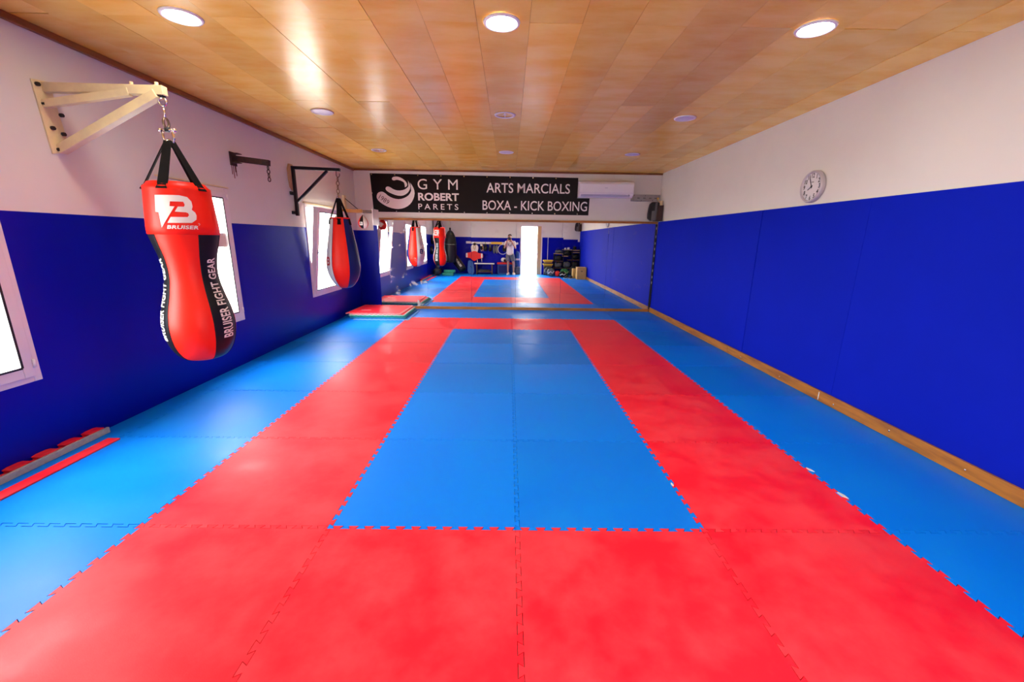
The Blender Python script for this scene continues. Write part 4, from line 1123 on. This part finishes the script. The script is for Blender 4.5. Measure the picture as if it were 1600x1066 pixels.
# blue thigh pad leaning at the bench end
t = thing('kick_pad', 'worn blue kick pad leaning against the left end of the wooden bench', 'kick pad', (-1.68, -0.2, 0.0))
bm = B(); prism(bm, smooth_poly([(-1.84, 0.005), (-1.84, 0.5), (-1.80, 0.58), (-1.66, 0.58), (-1.60, 0.5), (-1.52, 0.005)], 1), lambda u, v_, s: (u, s - 0.35 * v_, v_), -0.16, -0.06); obj('cover', bm, 'fabric_blue', t, bevel=0.02)
bm = B(); bar(bm, (-1.72, -0.16, 0.35), (-1.66, -0.13, 0.28), 0.02, 0.01); obj('handle', bm, 'web_black', t)
t = thing('kick_pad', 'tall blue and grey kick pad standing between the person and the open door', 'kick pad', (0.31, -0.55, 0.0))
bm = B(); blob(bm, (0.30, -0.58, 0.66), (0.10, 0.08, 0.34), 16, 12, power=0.75); obj('cover', bm, 'fabric_blue', t)
bm = B(); box(bm, 0.19, 0.42, -0.70, -0.42, 0.002, 0.34); obj('base', bm, 'fabric_grey', t, bevel=0.03, seg=3)
bm = B(); box(bm, 0.22, 0.39, -0.505, -0.498, 0.62, 0.70); obj('strap', bm, 'leather_white', t)

# ------------------------------------------------------------------ black heavy bag in the rear left corner
t = thing('wall_bracket', 'black bracket in the rear left corner holding the black heavy bag', 'bracket', (XL, 0.1, 1.6))
bm = B(); box(bm, XL, XL + 0.03, 0.06, 0.14, 1.62, 2.42); obj('upright', bm, 'black_steel', t, bevel=0.003)
bm = B(); bar(bm, (XL + .02, 0.1, 2.38), (-2.48, 0.1, 2.38), 0.045, 0.045); obj('arm', bm, 'black_steel', t, bevel=0.003)
bm = B(); bar(bm, (XL + .02, 0.1, 1.85), (-2.72, 0.1, 2.36), 0.035, 0.035); obj('brace', bm, 'black_steel', t, bevel=0.003)
t = thing('punching_bag', 'bulky plain black heavy bag in the rear corner, seen in the mirror', 'punching bag', (-2.52, 0.1, 0.5))
PK = spline([(0.0, 0.50), (0.16, 0.505), (0.22, 0.56), (0.25, 0.8), (0.26, 1.1), (0.25, 1.35), (0.21, 1.55), (0.15, 1.70), (0.07, 1.80)], 4) + [(0.0, 1.81)]
bm = B(); lathe(bm, PK, (-2.52, 0.1), 40); obj('body', bm, 'leather_black', t)
bm = B(); cyl(bm, (-2.52, 0.1, 1.80), (-2.52, 0.1, 1.92), 0.035, 12); obj('neck', bm, 'web_black', t)
for k in range(7):
    bm = B(); link(bm, (-2.52, 0.1, 1.94 + k * 0.062), 0.022, 0.006, 'y' if k % 2 else 'x', 1.6); obj('chain_link', bm, 'chrome', t)
bm = B(); ring(bm, (-2.52, 0.1, 1.25), 0.259, 0.012, 'z', 40, 6); obj('band', bm, 'fabric_grey', t)
t = thing('punching_bag', 'fallen black bag with a white lettered stripe leaning on the rear wall', 'punching bag', (-2.1, -0.4, 0.0))
p0, p1 = Vector((-2.02, -0.12, 0.175)), Vector((-2.72, -0.52, 1.05))
bm = B(); ax = (p1 - p0).normalized()
tube(bm, [p0 - ax * .03, p0, p0 + ax * .04, p0.lerp(p1, .4), p0.lerp(p1, .8), p1 - ax * .05, p1], [0.09, 0.14, 0.165, 0.17, 0.17, 0.15, 0.09], 24); obj('body', bm, 'leather_black', t)
sd = Vector((0, 0.9, 0.42)).normalized(); sd = (sd - ax * sd.dot(ax)).normalized(); cr = ax.cross(sd)
vs, fs, asp = text2d('BRUISER FIGHT GEAR', 0.012)
q0 = p0 + ax * 0.12
bm = B(); add_flat(bm, vs, fs, lambda u, w: q0 + ax * ((1 - u) * 0.52) + (sd * math.cos((w - .5) * .5) + cr * math.sin((w - .5) * .5)) * 0.174 , 20, 3); obj('lettering', bm, 'print_white', t)

# things on the left wall and floor of that corner
def wall_pad(label, y, z, w, h, mm, grp):
    t = thing('focus_pad', label, 'focus pad', (XL + .06, y, z - h / 2), grp)
    bm = B(); prism(bm, smooth_poly([(y - w / 2, z - h / 2), (y + w / 2, z - h / 2), (y + w / 2, z + h / 2), (y - w / 2, z + h / 2)], 2), lambda u, v_, s: (s, u, v_), XL + .01, XL + .09); obj('pad', bm, mm, t, bevel=0.012)
    bm = B(); box(bm, XL + .09, XL + .10, y - w * .3, y + w * .3, z - .02, z + .02); obj('strap', bm, 'leather_white', t)
wall_pad('square black focus pad on the left wall, upper of the two black ones', 0.55, 1.42, 0.30, 0.34, 'leather_black', 'pads hung on the left wall')
wall_pad('grey focus pad on the left wall, nearest the rear corner', -0.25, 1.30, 0.34, 0.42, 'fabric_grey', 'pads hung on the left wall')
wall_pad('square black focus pad on the left wall, lower of the two black ones', 0.75, 1.02, 0.28, 0.32, 'leather_black', 'pads hung on the left wall')
t = thing('gym_bag', 'black gym bag on the floor by the left wall, grey ball on top', 'bag', (-3.02, 0.55, 0.0))
bm = B(); blob(bm, (-3.02, 0.55, 0.14), (0.17, 0.30, 0.138), 20, 12, power=0.8); obj('body', bm, 'fabric_black', t)
bm = B(); tube(bm, [(-2.88, 0.4, 0.2), (-2.84, 0.45, 0.29), (-2.84, 0.62, 0.29), (-2.88, 0.7, 0.2)], 0.012, 8); obj('handle', bm, 'web_black', t)
bm = B(); blob(bm, (-3.0, 0.55, 0.372), (0.09, 0.09, 0.09), 18, 12)
bl = tag(obj('ball', bm, 'plastic_grey', origin=(-3.0, 0.55, 0.28)), 'grey ball resting on the black gym bag', 'ball')
for k, (x, y, z, mm, lab) in enumerate(((-2.58, 0.62, 0.003, 'foam_green', 'green foam roll pad lying lowest under the hanging bags'), (-2.52, 0.54, 0.115, 'foam_green', 'green foam pad on top of the other green pad'))):
    bm = B(); prism(bm, smooth_poly([(x - .24, y - .13), (x + .24, y - .15), (x + .25, y + .12), (x - .22, y + .14)], 2), lambda u, v_, s: (u, v_, s), z, z + 0.11)
    tag(obj('foam_pad', bm, mm, bevel=0.02, origin=(x, y, z)), lab, 'foam pad', 'green foam pads')

# ------------------------------------------------------------------ gear corner at the rear right
t = thing('gear_shelf', 'crowded dark gear rack with pale wooden shelf boards in the rear right corner', 'shelf', (2.4, -0.5, 0.0))
for x in (1.90, 2.27, 2.66, 2.98):
    for y in (-0.70, -0.34):
        bm = B(); box(bm, x - .014, x + .014, y - .014, y + .014, 0.001, 1.12 if x > 2.2 else 0.93); obj('post', bm, 'iron', t)
for x0, x1, z in ((1.88, 2.28, 0.91), (1.88, 2.28, 0.60), (2.26, 2.66, 1.09), (2.26, 2.47, 0.82), (2.66, 2.99, 1.07), (2.66, 2.99, 0.98), (1.88, 2.99, 0.30), (2.47, 2.99, 0.66)):
    bm = B(); box(bm, x0, x1, -0.72, -0.33, z, z + 0.025); obj('shelf_board', bm, 'shelf_wood' if z > 0.7 else 'wood_dark', t, bevel=0.003)
def duffel(label, c, r, mm, grp, strapm='web_black', stripe=None):
    t = thing('gym_bag', label, 'bag', (c[0], c[1], c[2] - r[2]), grp)
    bm = B(); blob(bm, c, r, 18, 12, power=0.78); obj('body', bm, mm, t)
    bm = B(); tube(bm, [(c[0] - r[0] * .5, c[1] + r[1] * .6, c[2] + r[2] * .7), (c[0] - r[0] * .3, c[1] + r[1] * .7, c[2] + r[2] * 1.12), (c[0] + r[0] * .3, c[1] + r[1] * .7, c[2] + r[2] * 1.12), (c[0] + r[0] * .5, c[1] + r[1] * .6, c[2] + r[2] * .7)], 0.012, 8); obj('handle', bm, strapm, t)
    if stripe:
        bm = B(); tube(bm, [(c[0] - r[0] * .75, c[1] + r[1] * .86, c[2] - r[2] * .3), (c[0] - r[0] * .2, c[1] + r[1] * 1.0, c[2] + r[2] * .25), (c[0] + r[0] * .35, c[1] + r[1] * 1.0, c[2] - r[2] * .15), (c[0] + r[0] * .75, c[1] + r[1] * .86, c[2] + r[2] * .35)], 0.018, 8); obj('stripe', bm, stripe, t)
g = 'bags piled by the gear rack'
duffel('grey bag on the upper left board of the gear rack', (2.085, -0.52, 1.01), (0.16, 0.14, 0.072), 'fabric_grey', g)
duffel('dark bag on the middle left board of the gear rack', (2.085, -0.52, 0.735), (0.16, 0.15, 0.108), 'fabric_black', g)
duffel('grey crumpled bag on the lower board of the gear rack', (2.085, -0.52, 0.45), (0.16, 0.15, 0.12), 'fabric_grey', g)
duffel('black bag on the lower right board of the gear rack', (2.82, -0.52, 0.47), (0.14, 0.15, 0.14), 'fabric_black', g)
duffel('black bag on the right side board under the ball', (2.82, -0.52, 0.80), (0.14, 0.15, 0.112), 'leather_black', g)
duffel('black bag under the tallest shelf board', (2.465, -0.52, 0.955), (0.165, 0.15, 0.105), 'leather_black', g)
duffel('grey bag in the middle bay of the gear rack, below the tallest board', (2.465, -0.52, 0.465), (0.165, 0.15, 0.135), 'fabric_grey', g)
duffel('black backpack on the floor nearest the door frame', (1.66, -0.21, 0.19), (0.20, 0.16, 0.185), 'fabric_black', g, stripe='fabric_grey')
duffel('grey and white gym bag on the floor before the yellow steps', (1.71, 0.14, 0.17), (0.16, 0.15, 0.165), 'fabric_grey', g, stripe='leather_white')
duffel('red gym bag on the floor beside the lime striped one', (1.99, 0.20, 0.12), (0.11, 0.14, 0.115), 'fabric_red', g)
duffel('green gym bag with lime stripe on the floor', (2.30, 0.10, 0.17), (0.19, 0.16, 0.165), 'fabric_green', g, stripe='fabric_lime')
duffel('white striped black bag on the floor before the green bag', (2.16, 0.45, 0.115), (0.15, 0.13, 0.11), 'leather_black', g, stripe='leather_white')
duffel('large black bag on the floor behind the black sneakers', (2.74, -0.08, 0.22), (0.22, 0.2, 0.215), 'fabric_black', g)
t = thing('step_platform', 'yellow stacked aerobic steps between the door frame and gear rack', 'step', (1.63, -0.55, 0.0))
for z in (0.44, 0.60):
    bm = B(); box(bm, 1.42, 1.84, -0.72, -0.40, z, z + 0.05); obj('tread', bm, 'yellow' , t, bevel=0.008)
    bm = B(); box(bm, 1.45, 1.81, -0.70, -0.42, z - 0.06, z); obj('riser', bm, 'yellow_dark', t, bevel=0.004)
bm = B(); box(bm, 1.46, 1.80, -0.70, -0.43, 0.001, 0.38); obj('base', bm, 'plastic_black', t, bevel=0.01)
bm = B(); blob(bm, (2.77, -0.5, 1.178), (0.082, 0.082, 0.082), 18, 12)
tag(obj('ball', bm, 'leather_black', origin=(2.77, -0.5, 1.096)), 'dark ball on the highest right shelf board of the gear rack', 'ball')
for x, s, lab in ((2.36, .8, 'white wrapped bundle at the left of the tallest shelf board'), (2.50, 1.0, 'white wrapped bundle at the middle of the tallest shelf board')):
    bm = B(); blob(bm, (x, -0.48, 1.116 + .045 * s), (0.06 * s, 0.06, 0.044 * s), 12, 8, power=.8)
    tag(obj('hand_wraps', bm, 'leather_white', origin=(x, -.48, 1.115)), lab, 'hand wraps', 'wraps on the shelf')
for x, y, rz, lab in ((2.25, 0.93, 0.7, 'black sneaker with white sole on the floor, left of its pair'), (2.42, 1.06, 0.5, 'black sneaker with white sole on the floor beside the carton box')):
    t = thing('sneaker', lab, 'shoe', (x, y, 0.0), 'pair of black sneakers')
    bm, b2 = B(), B(); sneaker(bm, b2, x, y, rz, 1.05); obj('upper', bm, 'fabric_black', t); obj('sole', b2, 'shoe_white', t)
def carton(label, x0, x1, y0, y1, h):
    t = thing('carton_box', label, 'box', ((x0 + x1) / 2, (y0 + y1) / 2, 0.0), 'carton boxes by the right wall')
    bm = B(); box(bm, x0, x1, y0, y1, 0.001, h); obj('body', bm, 'carton', t, bevel=0.003)
    for s in (0, 1):
        ym = (y0 + y1) / 2
        bm = B(); box(bm, x0, x1, y0 if s == 0 else ym + .002, ym - .002 if s == 0 else y1, h, h + .004); obj('flap', bm, 'carton', t)
    bm = B(); box(bm, x0 - .0005, x1 + .0005, (y0 + y1) / 2 - .025, (y0 + y1) / 2 + .025, h + .004, h + .0048); obj('tape', bm, 'carton_tape', t)
    bm = B(); cx = (x0 + x1) / 2; box(bm, cx - .04, cx + .04, y1 - .001, y1 + .0015, h * .66, h * .66 + .028); obj('hand_hole', bm, 'rubber', t)
carton('large brown carton box with a hand hole, against the right baseboard', 2.62, 2.975, 1.0, 1.40, 0.47)
carton('smaller brown carton box behind the large one', 2.52, 2.80, 0.62, 0.94, 0.38)
loudspeaker(2.86, -0.5, 1.87, -1, 'black loudspeaker in the rear corner above the gear rack')
bm = B(); box(bm, 2.93, 3.01, YB, YB + 0.03, 1.44, 1.54)
tag(obj('switch_box', bm, 'pvc', bevel=0.004, origin=(2.97, YB, 1.44)), 'small white switch box on the rear wall below the loudspeaker', 'switch')

# shrub outside the open door
t = thing('shrub', 'sunlit green shrub outside beside the open door', 'shrub', (1.35, -2.7, -0.16))
bm = B()
for k in range(7):
    a = k * 0.9; tube(bm, [(1.35, -2.7, -0.16), (1.35 + .08 * math.cos(a), -2.7 + .08 * math.sin(a), 0.7), (1.35 + .2 * math.cos(a), -2.7 + .2 * math.sin(a), 1.5)], [.018, .012, .006], 6)
obj('stem', bm, 'stem', t)
bm = B()
for k in range(520):
    zz = random.uniform(0.55, 1.85); rr = 0.30 * math.sqrt(random.random()) * (1 - abs(zz - 1.2) * .5); a = random.uniform(0, 2 * PI)
    c = Vector((1.35 + rr * math.cos(a), -2.7 + rr * math.sin(a), zz)); d = Vector((random.uniform(-1, 1), random.uniform(-1, 1), random.uniform(-.6, 1))).normalized()
    s = d.cross(Vector((random.uniform(-1, 1), random.uniform(-1, 1), random.uniform(-1, 1)))).normalized(); L_ = random.uniform(.05, .09)
    bm.faces.new([bm.verts.new(p) for p in (c, c + d * L_ * .5 + s * L_ * .28, c + d * L_, c + d * L_ * .5 - s * L_ * .28)])
lf = obj('foliage', bm, 'leaf', t); lf['kind'] = 'stuff'
